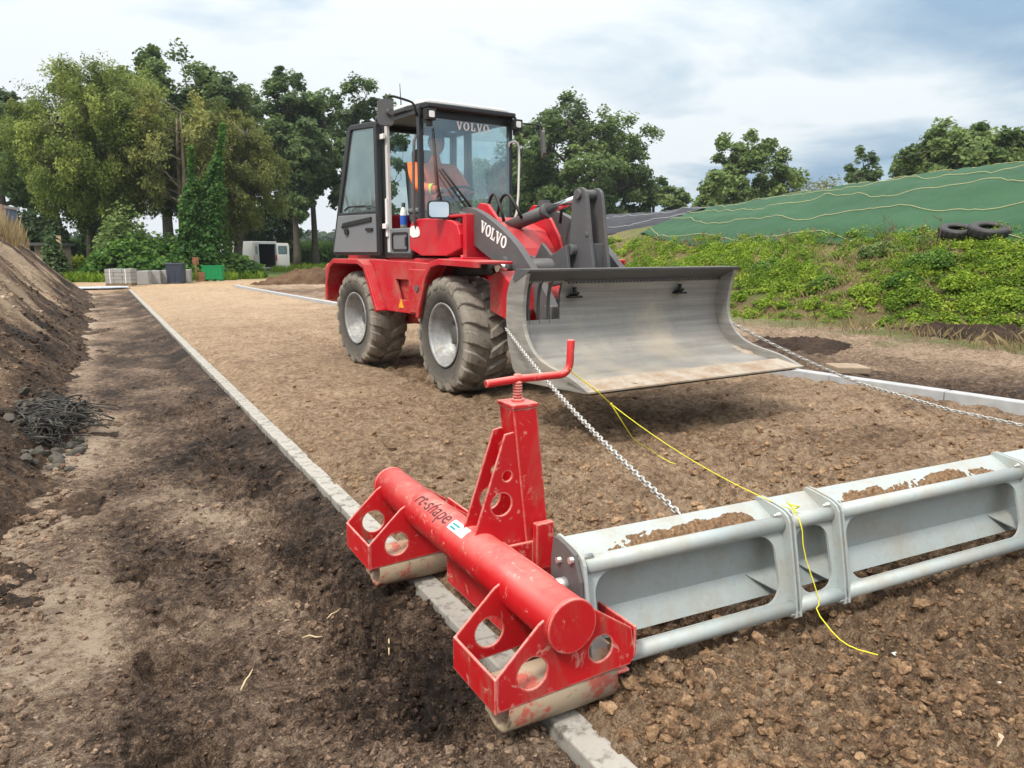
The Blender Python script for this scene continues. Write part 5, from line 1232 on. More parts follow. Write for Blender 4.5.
for s in (-1, 1):
    H = Vector((s * .90, .0, 0)); ad = R(112) * s
    t = Vector((-s * math.cos(R(115)), -math.sin(R(115)), 0)); mb = MB(); mb.plate([(0, .48), (.86, .48), (.86, 1.9), (.80, 2.08), (.0, 2.10)], [roundrect(.12, 1.35, .74, 1.9, .06)], H, t, (0, 0, 1), .05); dr = mb.build('rear_door', M['vanw'], van, .01)
    mb = MB(); mb.plate(roundrect(.11, 1.34, .75, 1.91, .06), [], H, t, (0, 0, 1), .012); mb.build('door_window', M['dglass'], dr)
    mb = MB(); mb.bb((s * .80, -.03, .95), (s * .93, .03, 1.30)); mb.build('tail_light', plain('tail_red', (.5, .02, .02), .3), van)
mb = MB(); mb.bb((-.9, -.16, .34), (.9, .02, .48)); mb.build('bumper', M['dgrey'], van, .02)
for x in (-.8, .8):
    for y_ in (.95, 4.2): mb = MB(); mb.lathe([(.0, -.1), (.2, -.1), (.3, -.1), (.33, -.06), (.33, .06), (.3, .1), (0, .1)], (x, y_, .33), (1, 0, 0), 24); w_ = mb.build('wheel', M['black'], van); mb = MB(); mb.lathe([(.0, -.112), (.19, -.112), (.19, .112), (0, .112)], (x, y_, .33), (1, 0, 0), 20); mb.build('rim', M['rim'], w_)

# blue-grey container behind the bank crest, with stacked brick pillar beside it; little shed and post
q = at_d(3, 237, 33); ct = empty('shipping_container', (q.x - 1.3, q.y, 1.2), R(-12)); ct.scale = (1, 1, .86); tag(ct, 'blue grey container standing behind the dry grass on the bank', 'container')
mb = MB(); mb.bb((-2.6, 0, .1), (1.2, 2.4, 1.85)); mb.build('body', plain('blue_grey_paint', (.12, .145, .24), .5, 0, .1, 2), ct, .02)
mb = MB(); [mb.bb((-2.5 + .24 * k, -.05, .2), (-2.38 + .24 * k, .0, 1.75)) for k in range(15)]; mb.build('corrugation', plain('blue_grey_paint_2', (.125, .15, .25), .5, 0, .1, 2), ct)
mb = MB(); mb.bb((-2.65, -.08, 1.80), (1.25, 2.45, 1.92)); mb.bb((-2.65, -.08, 0), (1.25, 2.45, .12)); mb.build('frame_rail', plain('pale_rail', (.34, .30, .30), .6), ct, .01)
mb = MB()
for k in range(9): mb.bb((1.285, -.085, .1 + k * .2), (1.415, .065, .2 + k * .2))
mb.bb((1.29, -.08, 0), (1.41, .06, 1.9))
o = mb.build('brick_pillar', plain('brown_brick', (.24, .15, .12), .9, 0, .2, 5), None, .01); o.location = (q.x - 1.25, q.y - .05, 1.2); o.scale = (1, 1, .86); o.rotation_euler = (0, 0, R(-12)); tag(o, 'brown banded pillar at the right end of the container', 'pillar')
q = at_d(48, 262, 40); sh_ = empty('garden_shed', (q.x, q.y, -.1), R(-15)); tag(sh_, 'small brown shed with flat roof peeping over the bank', 'shed')
mb = MB(); mb.bb((-.5, 0, 0), (.4, 2, 1.55)); mb.build('wall', plain('shed_board', (.26, .20, .15), .85, 0, .2, 4), sh_); mb = MB(); mb.bb((-.65, -.25, 1.55), (.55, 2.2, 1.68)); mb.build('roof', plain('shed_roof', (.07, .07, .075), .8), sh_)
mb = MB(); mb.cyl((0, 0, 0), (0, 0, 2.0), .1, 8); o = mb.build('timber_post', M['wood']); q = at_d(61, 262, 40); o.location = (q.x, q.y, -.1); tag(o, 'short timber post right of the small shed', 'post')

# ================================================================ VEGETATION
def leaf_arrays(C, size, rg, up=.35, aspect=1.7, droop=0, outward=None):
    n = len(C); nrm = rg.normal(size=(n, 3)); nrm[:, 2] = np.abs(nrm[:, 2]) + up
    if outward is not None: nrm = nrm + outward * .9
    nrm /= np.linalg.norm(nrm, axis=1)[:, None]
    t = rg.normal(size=(n, 3)); t[:, 2] -= droop
    t -= (t * nrm).sum(1)[:, None] * nrm; t /= np.linalg.norm(t, axis=1)[:, None]
    b = np.cross(nrm, t); s = (size * rg.uniform(.6, 1.35, n))[:, None]
    V = np.stack([C - t * s * aspect * .5, C + b * s * .5 + nrm * s * .12, C + t * s * aspect * .5, C - b * s * .5 + nrm * s * .12], 1)
    return V
def leaves_obj(name, V, tint, mat, parent=None):
    n = len(V); co = V.reshape(-1, 3); q = np.arange(n * 4).reshape(n, 4)
    return np_mesh(name, co, q, mat, {'tint': np.repeat(np.clip(tint, 0, 1), 4)}, parent)
M['l_oak'] = leafmat('oak_leaf', (.045, .080, .024), (.125, .195, .056), (.25, .33, .11))
M['l_dark'] = leafmat('dark_leaf', (.045, .080, .032), (.115, .182, .068), (.23, .32, .12))
M['l_willow'] = leafmat('willow_leaf', (.070, .105, .020), (.190, .245, .050), (.37, .42, .10))
M['l_olive'] = leafmat('olive_leaf', (.075, .098, .024), (.205, .230, .062), (.39, .39, .12))
M['l_ivy'] = leafmat('ivy_leaf', (.018, .060, .012), (.055, .140, .028), (.14, .28, .055))
M['l_bush'] = leafmat('bramble_leaf', (.020, .060, .012), (.065, .155, .025), (.20, .33, .06))
M['l_weed'] = leafmat('weed_leaf', (.055, .115, .010), (.170, .285, .024), (.38, .48, .055))
M['l_dry'] = leafmat('dry_grass_blade', (.13, .095, .05), (.30, .23, .12), (.48, .39, .22))
M['l_corn'] = leafmat('corn_leaf', (.03, .07, .012), (.075, .15, .025), (.15, .24, .05))
M['l_yel'] = leafmat('yellow_shrub_leaf', (.05, .09, .01), (.17, .23, .02), (.34, .38, .04))
M['bark'] = plain('bark', (.085, .07, .055), .95, 0, .3, 6, .4)
M['bark_pale'] = plain('pale_twig', (.20, .16, .115), .95, 0, .3, 6)

def tree(name, label, loc, h, rx, z0, mat, nleaf, lsize, seed, clumps=70, trunk_r=.3, shape='round', limbs=9, cr=.8, twist=0, lean=(0, 0), bark='bark', droop=0, gap=.0, grp=None, ry=None, trunks=1, tint0=.45):
    """h total height; crown from z0 to h, horizontal radius rx"""
    rg = np.random.default_rng(seed); ry = ry or rx
    if lsize < 1: lsize *= .56; nleaf = int(nleaf * 2.9); clumps = int(clumps * 2.2); cr *= .70
    root = empty(name, loc); tag(root, label, 'tree', grp)
    zc = (z0 + h) / 2; rz = (h - z0) / 2
    cs = []
    tries = 0
    while len(cs) < clumps and tries < 9000:
        tries += 1
        d = rg.normal(size=3); d /= np.linalg.norm(d); r = rg.uniform(.25, 1) ** .5
        p = d * r
        wz = p[2]
        if shape == 'round': lim = 1.0
        elif shape == 'tall': lim = 1.0 if wz > -.2 else .75
        elif shape == 'cone': lim = max(.15, .9 - .55 * (wz + 1) / 2 * 1.5)
        else: lim = 1
        q = np.array([p[0] * rx * lim, p[1] * ry * lim, p[2] * rz])
        k = float(fbm(np.array([math.atan2(d[1], d[0]) * 1.3 + seed]), np.array([d[2] * 2.2]), seed)[0])
        q *= 1 + .28 * k
        if gap and float(vnoise(np.array([q[0] * .5 + seed]), np.array([q[2] * .5 + q[1] * .3]), seed + 3)) < gap: continue
        cs.append(q + np.array([lean[0] * (wz + 1) / 2, lean[1] * (wz + 1) / 2, zc]))
    cs = np.array(cs)
    mb = MB(); fork = []
    for t in range(trunks):
        ox = 0 if trunks == 1 else rg.uniform(-.6, .6); oy = 0 if trunks == 1 else rg.uniform(-.6, .6)
        top = h * .86; pts = []; bx_, by_ = ox, oy
        for k in range(9):
            f = k / 8; pts.append((bx_ + lean[0] * f * .8 + rg.normal(0, .10) * f * h * .05 + ox * f * 2.5, by_ + lean[1] * f * .8 + rg.normal(0, .1) * f * h * .05 + oy * f * 2.5, f * top))
        rs_ = [trunk_r * (1.35 if k == 0 else 1.0) * (1 - k / 8) ** .8 + .03 for k in range(9)]
        mb.tube(smooth_poly(pts, 1, False), [float(np.interp(i, np.linspace(0, 15, 9), rs_)) for i in range(len(smooth_poly(pts, 1, False)))], 9); fork.append(np.array(pts))
    # limbs to groups of clumps, twigs to each clump
    order = rg.permutation(len(cs)); seeds = cs[order[:limbs]]; gi = np.argmin(((cs[:, None] - seeds[None]) ** 2).sum(2), 1)
    for g_ in range(limbs):
        mem = cs[gi == g_]
        if not len(mem): continue
        m_ = mem.mean(0); pts = fork[g_ % trunks]
        zt = np.clip(m_[2] - .6 * np.hypot(m_[0], m_[1]), z0 * .6, h * .8); i = int(np.clip(np.searchsorted(pts[:, 2], zt), 1, 8)); f = (zt - pts[i - 1, 2]) / max(1e-6, pts[i, 2] - pts[i - 1, 2]); a = pts[i - 1] + (pts[i] - pts[i - 1]) * np.clip(f, 0, 1)
        mid = a * .45 + m_ * .55 + np.array([0, 0, .25 * rz * .3]); r0 = trunk_r * .42
        mb.tube([tuple(a), tuple(a * .7 + m_ * .3 + np.array([rg.normal(0, .15), rg.normal(0, .15), .2])), tuple(mid), tuple(m_)], [r0, r0 * .8, r0 * .55, r0 * .25], 6)
        for c in mem:
            b = mid if rg.uniform() < .5 else m_
            mb.tube([tuple(b), tuple(b * .5 + c * .5 + rg.normal(0, .2, 3)), tuple(c)], [r0 * .3, r0 * .2, .012], 4)
    mb.build('trunk', M[bark], root)
    per = nleaf // len(cs); L = []; T = []
    for c in cs:
        n = int(per * rg.uniform(.6, 1.4)); d = rg.normal(size=(n, 3)); d /= np.linalg.norm(d, axis=1)[:, None]
        rad = cr * rg.uniform(.65, 1.35); rr_ = rg.uniform(0, 1, n) ** .45
        P = d * rr_[:, None] * rad * np.array([1, 1, .72 if not droop else 1.25])
        if droop: P[:, 2] -= droop * rg.uniform(0, 1, n) * rad
        sub = rg.normal(size=(6, 3)); sub /= np.linalg.norm(sub, axis=1)[:, None]; kk = rg.integers(0, 6, n)
        P = P * .62 + sub[kk] * rad * .5
        L.append(c + P); T.append(np.full(n, tint0 + rg.normal(0, .20)) + rg.normal(0, .15, n))
    C = np.concatenate(L); T = np.concatenate(T); ctr = np.array([0, 0, zc]); o_ = C - ctr; o_ /= np.linalg.norm(o_, axis=1)[:, None]
    V = leaf_arrays(C, lsize, rg, .3, 1.6 if not droop else 2.4, droop * 3, o_)
    leaves_obj('crown', V, T, M[mat], root)
    return root
def dpos(px, D, z=-.1): q = at_d(px, 252, D); return (q.x, q.y, z)
def hgt(py, D, px=512):
    d = ray(px, py); return CAM_H + d.z / math.hypot(d.x, d.y) * D
G1 = 'trees behind the far end of the site'
# left group
tree('oak_tree', 'dark airy oak cut by the left edge of the photo', dpos(8, 58), hgt(92, 58, 8), 4.4, 4.2, 'l_dark', 11000, .34, 1, 64, .32, 'tall', 9, 1.15, gap=.42, tint0=.5)
tree('willow_tree', 'broad yellowish green willow left of the ivy covered trunks', dpos(112, 46), hgt(64, 46, 112), 4.3, 2.9, 'l_willow', 42000, .125, 2, 130, .30, 'round', 13, .92, droop=.5, trunks=3, gap=.14)
tree('leafless_tree', 'thin twiggy half bare tree top poking out left of the willow', dpos(82, 50), hgt(74, 50, 82), 3.2, 6.0, 'l_olive', 1300, .16, 12, 60, .16, 'round', 9, .8, bark='bark', trunks=2, tint0=.35)
tree('tall_oak_tree', 'tall dark oak rising behind the willow crown', dpos(170, 60), hgt(54, 60, 170), 6.6, 5.0, 'l_oak', 15000, .36, 3, 92, .4, 'round', 11, 1.25, gap=.16, tint0=.42)
tree('tall_oak_tree', 'dark oak between the willow and the pair of bare stemmed trees', dpos(232, 62), hgt(78, 62, 232), 4.6, 5.5, 'l_oak', 10000, .36, 13, 66, .36, 'tall', 9, 1.2, gap=.22)
tree('olive_willow_tree', 'brownish olive willow right of the ivy covered trunks', dpos(226, 46), hgt(106, 46, 222), 3.3, 2.4, 'l_olive', 29000, .125, 4, 96, .24, 'round', 11, .85, droop=.55, trunks=3, gap=.33)
tree('olive_willow_tree', 'sparse twiggy willow top between ivy trunks and the tall oak', dpos(182, 44), hgt(90, 44, 180), 2.9, 3.0, 'l_olive', 6500, .15, 14, 70, .16, 'round', 9, .75, droop=.5, trunks=3, gap=.35, bark='bark_pale', tint0=.5)
tree('stemmed_tree', 'tall oak with bare lower stem, left of two beside the van', dpos(297, 58), hgt(72, 58, 297), 3.3, 3.4, 'l_dark', 9000, .34, 5, 64, .22, 'tall', 11, .95, gap=.36, tint0=.5)
tree('stemmed_tree', 'tall oak with slender bare stem, right of two beside the van', dpos(315, 60), hgt(92, 60, 315), 2.6, 5.2, 'l_dark', 5600, .34, 15, 42, .24, 'tall', 8, 1.0, gap=.42, tint0=.5)
tree('stemmed_tree', 'tall airy oak right behind the open cab door', dpos(362, 60), hgt(70, 60, 362), 4.4, 2.6, 'l_dark', 9000, .34, 6, 62, .22, 'tall', 10, 1.0, gap=.36, tint0=.5)
tree('dark_yew_tree', 'low black green tree under the left side of the willow', dpos(108, 52), hgt(185, 52, 104), 1.3, .8, 'l_dark', 4200, .26, 16, 34, .18, 'round', 6, .7, tint0=.1)
tree('dark_yew_tree', 'low black green tree right behind the white van', dpos(272, 60), hgt(185, 60, 272), 2.3, .8, 'l_dark', 4600, .30, 17, 36, .2, 'round', 6, .8, tint0=.1)
tree('dark_yew_tree', 'low dark tree beside the container behind the bank', dpos(36, 50), hgt(210, 50, 36), 1.7, .6, 'l_dark', 4600, .28, 26, 36, .2, 'round', 6, .8, tint0=.12)
# behind the loader and the mound
tree('broad_oak_tree', 'large full oak right behind the loader cab', dpos(572, 72), hgt(101, 72, 572), 7.2, 2.0, 'l_oak', 22000, .40, 7, 120, .5, 'round', 13, 1.4, gap=.14, tint0=.42)
tree('broad_oak_tree', 'lower dark oak shoulder behind the cab, left side of the large oak', dpos(495, 74), hgt(150, 74, 495), 5.4, 1.2, 'l_oak', 11000, .40, 27, 70, .4, 'round', 9, 1.3, gap=.1, tint0=.35)
tree('field_tree', 'low bushy tree between the large oak and the black sheeting', dpos(652, 74), hgt(173, 74, 652), 3.4, 1.0, 'l_oak', 6400, .38, 8, 46, .3, 'round', 7, 1.0, gap=.1, tint0=.5)
tree('field_oak_tree', 'round crowned oak above the left end of the green tarpaulin', dpos(740, 66), hgt(136, 66, 740), 3.9, 2.0, 'l_oak', 11500, .38, 9, 70, .35, 'round', 10, 1.15, gap=.26, tint0=.62)
tree('small_tree', 'small slender tree alone above the middle of the tarpaulin', dpos(856, 62), hgt(146, 62, 856), 1.0, 5.2, 'l_dark', 1100, .32, 10, 14, .14, 'round', 5, .62, gap=.1, tint0=.5)
tree('bare_tree', 'faint leafless treetop right of the round oak', dpos(812, 80), hgt(172, 80, 812), 3.0, 5.0, 'l_olive', 420, .28, 20, 46, .12, 'round', 7, .9, bark='bark_pale', tint0=.3)
tree('spreading_oak_tree', 'wide spreading oak over the right part of the tarpaulin', dpos(952, 56), hgt(124, 56, 948), 3.7, 3.6, 'l_oak', 12000, .36, 11, 76, .35, 'round', 11, 1.1, gap=.2, tint0=.5, ry=4)
# far hazy trees
M['l_far'] = leafmat('far_leaf', (.03, .055, .03), (.05, .085, .04), (.08, .12, .05))
for k, (px, D, py, rx, lab) in enumerate([(75, 260, 234, 15, 'distant hazy rounded tree beyond the corn, left of the willow'), (45, 280, 236, 12, 'distant hazy tree above the little shed'), (235, 230, 232, 14, 'distant hazy tree seen left of the white van'), (285, 250, 233, 16, 'distant hazy tree seen above the white van'), (335, 240, 234, 13, 'distant hazy tree right of the bare stems'), (128, 240, 238, 12, 'distant hazy tree behind the thicket'), (390, 240, 225, 14, 'distant hazy tree seen through the loader cab')]):
    h_ = hgt(py, D, px); tree('distant_tree', lab, dpos(px, D), h_, rx, 0.5, 'l_far', 2600, 1.3, 60 + k, 40, .5, 'round', 5, 3.0, tint0=.5)

# ivy-clad twin trunks
def ivy(name, label, px, D, px_top, py_top, r0, seed):
    rg = np.random.default_rng(seed); a = Vector(dpos(px, D)); b = at_d(px_top, py_top, D); d = b - a
    root = empty(name, a); tag(root, label, 'tree', None)
    mb = MB(); mb.tube([(0, 0, 0), tuple(d * .5 + Vector((.1, 0, 0))), tuple(d)], [.2, .13, .05], 8); mb.build('trunk', M['bark'], root)
    n = 8500; f = rg.uniform(0, 1, n) ** 1.25; an = rg.uniform(0, 2 * PI, n); rad = (r0 * np.clip(1 - 1.25 * f, 0, 1) ** .75 + .10 + .16 * (1 - f)) * (1 + .55 * fbm(f * 9 + seed, an * .9, seed, 3) + .35 * fbm(f * 24, an * 2 + seed, seed + 2, 2)); q = rg.uniform(.5, 1.0, n)
    C = np.outer(f, np.array(d)) + np.stack([np.cos(an) * rad * q, np.sin(an) * rad * q, rg.normal(0, .08, n)], 1)
    ow = np.stack([np.cos(an), np.sin(an), np.full(n, .2)], 1)
    V = leaf_arrays(C, .125, rg, .2, 1.2, .6, ow); T = .5 + .35 * fbm(an * 1.2, f * 9, seed) + rg.normal(0, .12, n) + .25 * sstep(.55, 1, f)
    leaves_obj('ivy', V, T, M['l_ivy'], root)
ivy('ivy_clad_trunk', 'tall leaning trunk wrapped in bright ivy, right of the pair', 197, 36.6, 223, 126, .80, 31)
ivy('ivy_clad_trunk', 'shorter ivy wrapped trunk, left of the pair', 188, 36.4, 191, 150, .66, 32)

def bush(name, label, cat, centers, mat, nleaf, lsize, seed, tint0=.5, base=None, up=.5):
    rg = np.random.default_rng(seed); L = []; T = []; O = []
    tot = sum(r[0] * r[1] + r[1] * r[2] for _, r in centers)
    for c, r in centers:
        n = int(nleaf * (r[0] * r[1] + r[1] * r[2]) / tot); d = rg.normal(size=(n, 3)); d /= np.linalg.norm(d, axis=1)[:, None]; d[:, 2] = np.abs(d[:, 2]) - .15
        w = 1 + .25 * fbm(d[:, 0] * 3 + c[0], d[:, 1] * 3 + d[:, 2] * 3, seed)
        C = np.array(c) + d * np.array(r) * (w * rg.uniform(.65, 1.05, n))[:, None]; C[:, 2] = np.maximum(C[:, 2], c[2] - .05)
        L.append(C); O.append(d); T.append(tint0 + .35 * fbm(d[:, 0] * 4 + c[0] * 3, d[:, 2] * 4 + d[:, 1] * 3, seed + 1) + rg.normal(0, .13, n) + .1 * d[:, 2])
    C = np.concatenate(L); o = leaves_obj(name, leaf_arrays(C, lsize, rg, up, 1.4, .2, np.concatenate(O)), np.concatenate(T), M[mat])
    return tag(o, label, cat)
cs = []
for px, D, w, h_ in ((118, 37, 1.5, 1.9), (140, 37.5, 1.8, 2.3), (165, 38, 1.9, 2.4), (190, 37.6, 1.8, 1.9), (212, 38, 1.7, 1.7), (232, 38, 1.5, 1.3), (243, 38, 1.0, .8), (150, 36.4, 1.5, 1.3), (180, 36.0, 1.4, 1.2), (206, 36.2, 1.2, 1.1), (102, 38, 1.2, 1.0)):
    q = dpos(px, D, -.05); cs.append((q, (w, 1.1, h_)))
bush('bramble_thicket', 'dense green bramble thicket round the foot of the ivy trunks', 'thicket', cs, 'l_bush', 15000, .165, 41, .48)
cs = [(dpos(125, 38.5, 0), (1.3, 1.1, 3.7)), (dpos(113, 38.5, 0), (1.1, 1, 3.0))]
bush('grey_shrub', 'tall grey green shrub at the left of the bramble thicket', 'shrub', cs, 'l_oak', 4200, .14, 42, .6)
bush('trimmed_hedge', 'clipped yellow green hedge beyond the end of the bank', 'hedge', [(dpos(72, 43, -.1), (1.3, 1.0, 1.25)), (dpos(84, 43, -.1), (1.2, 1, 1.1))], 'l_yel', 5200, .10, 43, .5)
bush('conifer_shrub', 'small dark pointed conifer beside the shed', 'shrub', [(dpos(53, 39, 0), (.55, .55, 2.35)), (dpos(53, 39, 0), (.75, .7, 1.4))], 'l_dark', 2400, .12, 44, .3)
# corn field, rough grass, dry grass, weeds
rg = np.random.default_rng(51)
def blades(C, h, w, rg, lean=.35):
    n = len(C); a = rg.uniform(0, 2 * PI, n); d = np.stack([np.cos(a), np.sin(a), np.zeros(n)], 1); b = np.stack([-np.sin(a), np.cos(a), np.zeros(n)], 1)
    h = np.broadcast_to(h, n)[:, None] * rg.uniform(.6, 1.2, n)[:, None]; l_ = lean * rg.uniform(.1, 1, n)[:, None]; w = np.broadcast_to(w, n)[:, None]
    z = np.array([0, 0, 1.])
    return np.stack([C - b * w, C + b * w, C + b * w * .7 + (z * .62 + d * l_ * .4) * h, C + (z + d * l_) * h], 1)
def far_band(px0, px1, D0, D1, n, rg):
    px = rg.uniform(px0, px1, n); D = rg.uniform(D0, D1, n); P = np.array([tuple(at_d(a, 252, b)) for a, b in zip(px, D)]); P[:, 2] = -.15; return P
C = np.concatenate([far_band(40, 150, 62, 80, 6500, rg), far_band(236, 420, 68, 84, 9000, rg), far_band(150, 236, 75, 85, 2000, rg)])
o = leaves_obj('corn_field', np.concatenate([blades(C, 2.1, .05, rg, .5), leaf_arrays(C + np.stack([rg.normal(0, .2, len(C)), rg.normal(0, .2, len(C)), rg.uniform(.3, 2.1, len(C))], 1), .26, rg, .2, 2.6)]), rg.normal(.5, .17, len(C) * 2), M['l_corn']); tag(o, 'green standing maize crop behind the far trees', 'crop', kind='stuff')
C = np.concatenate([far_band(64, 112, 35, 50, 14000, rg), far_band(225, 262, 36.5, 44, 4000, rg), far_band(270, 345, 48, 66, 12000, rg), far_band(130, 235, 34.6, 35.8, 5000, rg)])
C[:, 2] = -.08
o = leaves_obj('rough_grass', blades(C, rg.uniform(.1, .45, len(C)), .013, rg, .7), rg.normal(.42, .25, len(C)), M['l_weed']); tag(o, 'rough green grass fringe beyond the sandy track', 'grass', kind='stuff')
# dry grass along the bank crest
n = 9000; s_ = rg.uniform(1.5, 2.9, n); y_ = rg.uniform(11, 27.5, n) ; keep = rg.uniform(0, 1, n) < np.clip(.25 + fbm(y_ * .8, s_, 501) * 1.2 + .3 * (s_ > 1.9), 0, 1); s_, y_ = s_[keep], y_[keep]
z_ = bank_fn(s_, y_)[0]; C = np.stack([foot_x(y_) - s_, y_, z_ - .02], 1)
o = leaves_obj('dry_grass', blades(C, rg.uniform(.2, .85, len(C)), .009, rg, .35), rg.normal(.5, .22, len(C)), M['l_dry']); tag(o, 'straw coloured dry grass along the top of the earth bank', 'grass', kind='stuff')
# weeds on the mound face
def mound_pts(n, y0, y1, x0, x1, rg):
    y = rg.uniform(y0, y1, n); x = rg.uniform(x0, x1, n); return x, y
n = 9500; x_, y_ = mound_pts(n, -3, 19, 9.4, 13.2, rg)
w_ = fbm(x_ * 1.6, y_ * 1.3, 511) * 1.3 + .55 * sstep(9.7, 11.2, x_) - .05
keep = rg.uniform(0, 1, n) < np.clip(.04 + 1.3 * w_, .03, 1); x_, y_ = x_[keep], y_[keep]; z_ = mound_fn(x_, y_)
Vs = []; Ts = []
for i in range(len(x_)):
    r_ = rg.uniform(.05, .20) * (1.15 if x_[i] > 11 else .85); m_ = int(30 + 560 * r_)
    d = rg.normal(size=(m_, 3)); d /= np.linalg.norm(d, axis=1)[:, None]; d[:, 2] = np.abs(d[:, 2])
    C = np.array([x_[i], y_[i], z_[i]]) + d * np.array([r_, r_, r_ * rg.uniform(.5, 1.15)]) * rg.uniform(.4, 1, m_)[:, None]
    Vs.append(leaf_arrays(C, rg.uniform(.014, .030), rg, .5, 2.0, 0, d)); Ts.append(np.clip(rg.normal(.5, .22), .1, .95) + rg.normal(0, .13, m_))
o = leaves_obj('weeds', np.concatenate(Vs), np.concatenate(Ts), M['l_weed']); tag(o, 'bright green and yellow weeds overgrowing the face of the mound', 'weeds', kind='stuff')
n = 34000; x_, y_ = mound_pts(n, -2, 22, 9.2, 13.2, rg); keep = rg.uniform(0, 1, n) < np.clip(.45 + 1.1 * fbm(x_ * .9, y_ * .7, 521), .04, 1) * sstep(9.0, 9.9, x_ + .5 * fbm(x_, y_, 523)); x_, y_ = x_[keep], y_[keep]
C = np.stack([x_, y_, np.maximum(mound_fn(x_, y_), ground_fn(x_, y_)[0]) - .02], 1)
o = leaves_obj('dry_grass', blades(C, rg.uniform(.05, .22, len(C)), .0035, rg, .9), rg.normal(.45, .28, len(C)), M['l_dry']); tag(o, 'withered pale grass between the weeds on the mound', 'grass', kind='stuff')
# individual shrubs that stand out on the mound
for k, (px, py, r_, mt_, lab) in enumerate([(772, 268, .26, 'l_bush', 'bright green bushy weed clump near the bucket corner on the mound'), (905, 282, .24, 'l_bush', 'deep green clump low on the mound below the tyres'), (868, 292, .20, 'l_weed', 'yellow green clump at the foot of the mound, left of the deep green one'), (962, 285, .27, 'l_weed', 'yellow green bush near the right edge, low on the mound'), (936, 262, .30, 'l_bush', 'dark green bush halfway up the mound under the tyres'),
                                         (826, 284, .22, 'l_bush', 'green clump at the mound foot above the flat slab'), (1006, 300, .25, 'l_weed', 'light green clump at the far right of the mound foot'), (884, 238, .30, 'l_oak', 'dull green shrub touching the lower edge of the green tarpaulin')]):
    best = None
    for X_ in np.arange(9.4, 13.0, .04):
        p = CAM + ray(px, py) * (X_ / ray(px, py).x)
        if p.z <= mz1(X_, p.y): best = (X_, p.y, mz1(X_, p.y)); break
    if best is None: best = (12.4, (CAM + ray(px, py) * (12.4 / ray(px, py).x)).y, 0); best = (best[0], best[1], mz1(best[0], best[1]))
    c = Vector(best); cs = [((c.x, c.y, c.z - .05), (r_, r_, r_ * 1.0))] + [((c.x + r_ * math.cos(a), c.y + r_ * math.sin(a), c.z - .05), (r_ * .6, r_ * .6, r_ * .7)) for a in (k, k + 2.1, k + 4.2)]
    bush('weed_shrub', lab, 'shrub', cs, mt_, 4200, .03, 530 + k, .62, up=.6)
# dead flower stalks in front of the tarp
mb = MB(); rgs = np.random.default_rng(77)
for px in (792, 884, 887, 925, 930):
    X_ = 12.3; p = CAM + ray(px, 235) * (X_ / ray(px, 235).x); z_ = mz1(X_, p.y)
    for k in range(3):
        q = Vector((X_ + rgs.normal(0, .12), p.y + rgs.normal(0, .12), z_ - .05)); h_ = rgs.uniform(.35, .75); t_ = q + Vector((rgs.normal(0, .06), rgs.normal(0, .06), h_)); mb.tube([tuple(q), tuple(q.lerp(t_, .5) + Vector((.02, 0, 0))), tuple(t_)], [.007, .005, .003], 5)
        for j in range(5): f_ = rgs.uniform(.4, 1); b_ = q.lerp(t_, f_); mb.tube([tuple(b_), tuple(b_ + Vector((rgs.normal(0, .07), rgs.normal(0, .07), .08)))], [.003, .004], 4)
tag(mb.build('dead_stalks', plain('dead_stalk', (.11, .075, .05), .9)), 'brown dead flower stalks standing before the green tarpaulin', 'stalks', kind='stuff')

# ================================================================ SKY, SUN, CAMERA
W = bpy.data.worlds.new('World'); scene.world = W; W.use_nodes = True; nt = W.node_tree; nd = nt.nodes; nd.clear()
SUN_EL, SUN_AZ = R(52), R(-118)          # azimuth from +Y towards +X: the light comes from behind-left of the camera
out = nd.new('ShaderNodeOutputWorld'); sky = nd.new('ShaderNodeTexSky'); sky.sky_type = 'NISHITA'; sky.sun_disc = False; sky.sun_elevation = SUN_EL; sky.sun_rotation = SUN_AZ; sky.air_density = 1.2; sky.dust_density = 2.0
b1 = nd.new('ShaderNodeBackground'); b1.inputs[1].default_value = .10; nt.links.new(sky.outputs[0], b1.inputs[0])
tc = nd.new('ShaderNodeTexCoord')
sep = nd.new('ShaderNodeSeparateXYZ'); nt.links.new(tc.outputs['Generated'], sep.inputs[0])
def mth(op, a, b=0, clamp=False):
    n = nd.new('ShaderNodeMath'); n.operation = op; n.use_clamp = clamp
    for k, v in ((0, a), (1, b)):
        if hasattr(v, 'is_linked'): nt.links.new(v, n.inputs[k])
        else: n.inputs[k].default_value = v
    return n.outputs[0]
zz = mth('ADD', mth('MAXIMUM', sep.outputs[2], 0.0), .16)
cmb = nd.new('ShaderNodeCombineXYZ'); nt.links.new(mth('DIVIDE', sep.outputs[0], zz), cmb.inputs[0]); nt.links.new(mth('DIVIDE', sep.outputs[1], zz), cmb.inputs[1])
def wn(sc, det, ro, off, dist=.3):
    mp = nd.new('ShaderNodeMapping'); mp.inputs['Location'].default_value = off; nt.links.new(cmb.outputs[0], mp.inputs['Vector'])
    n = nd.new('ShaderNodeTexNoise'); n.inputs['Scale'].default_value = sc; n.inputs['Detail'].default_value = det; n.inputs['Roughness'].default_value = ro; n.inputs['Distortion'].default_value = dist; nt.links.new(mp.outputs[0], n.inputs['Vector']); return n.outputs['Fac']
n1 = wn(.42, 5, .5, (3.1, 1.7, 0)); n2 = wn(1.1, 6, .55, (8.2, 4.4, 2))
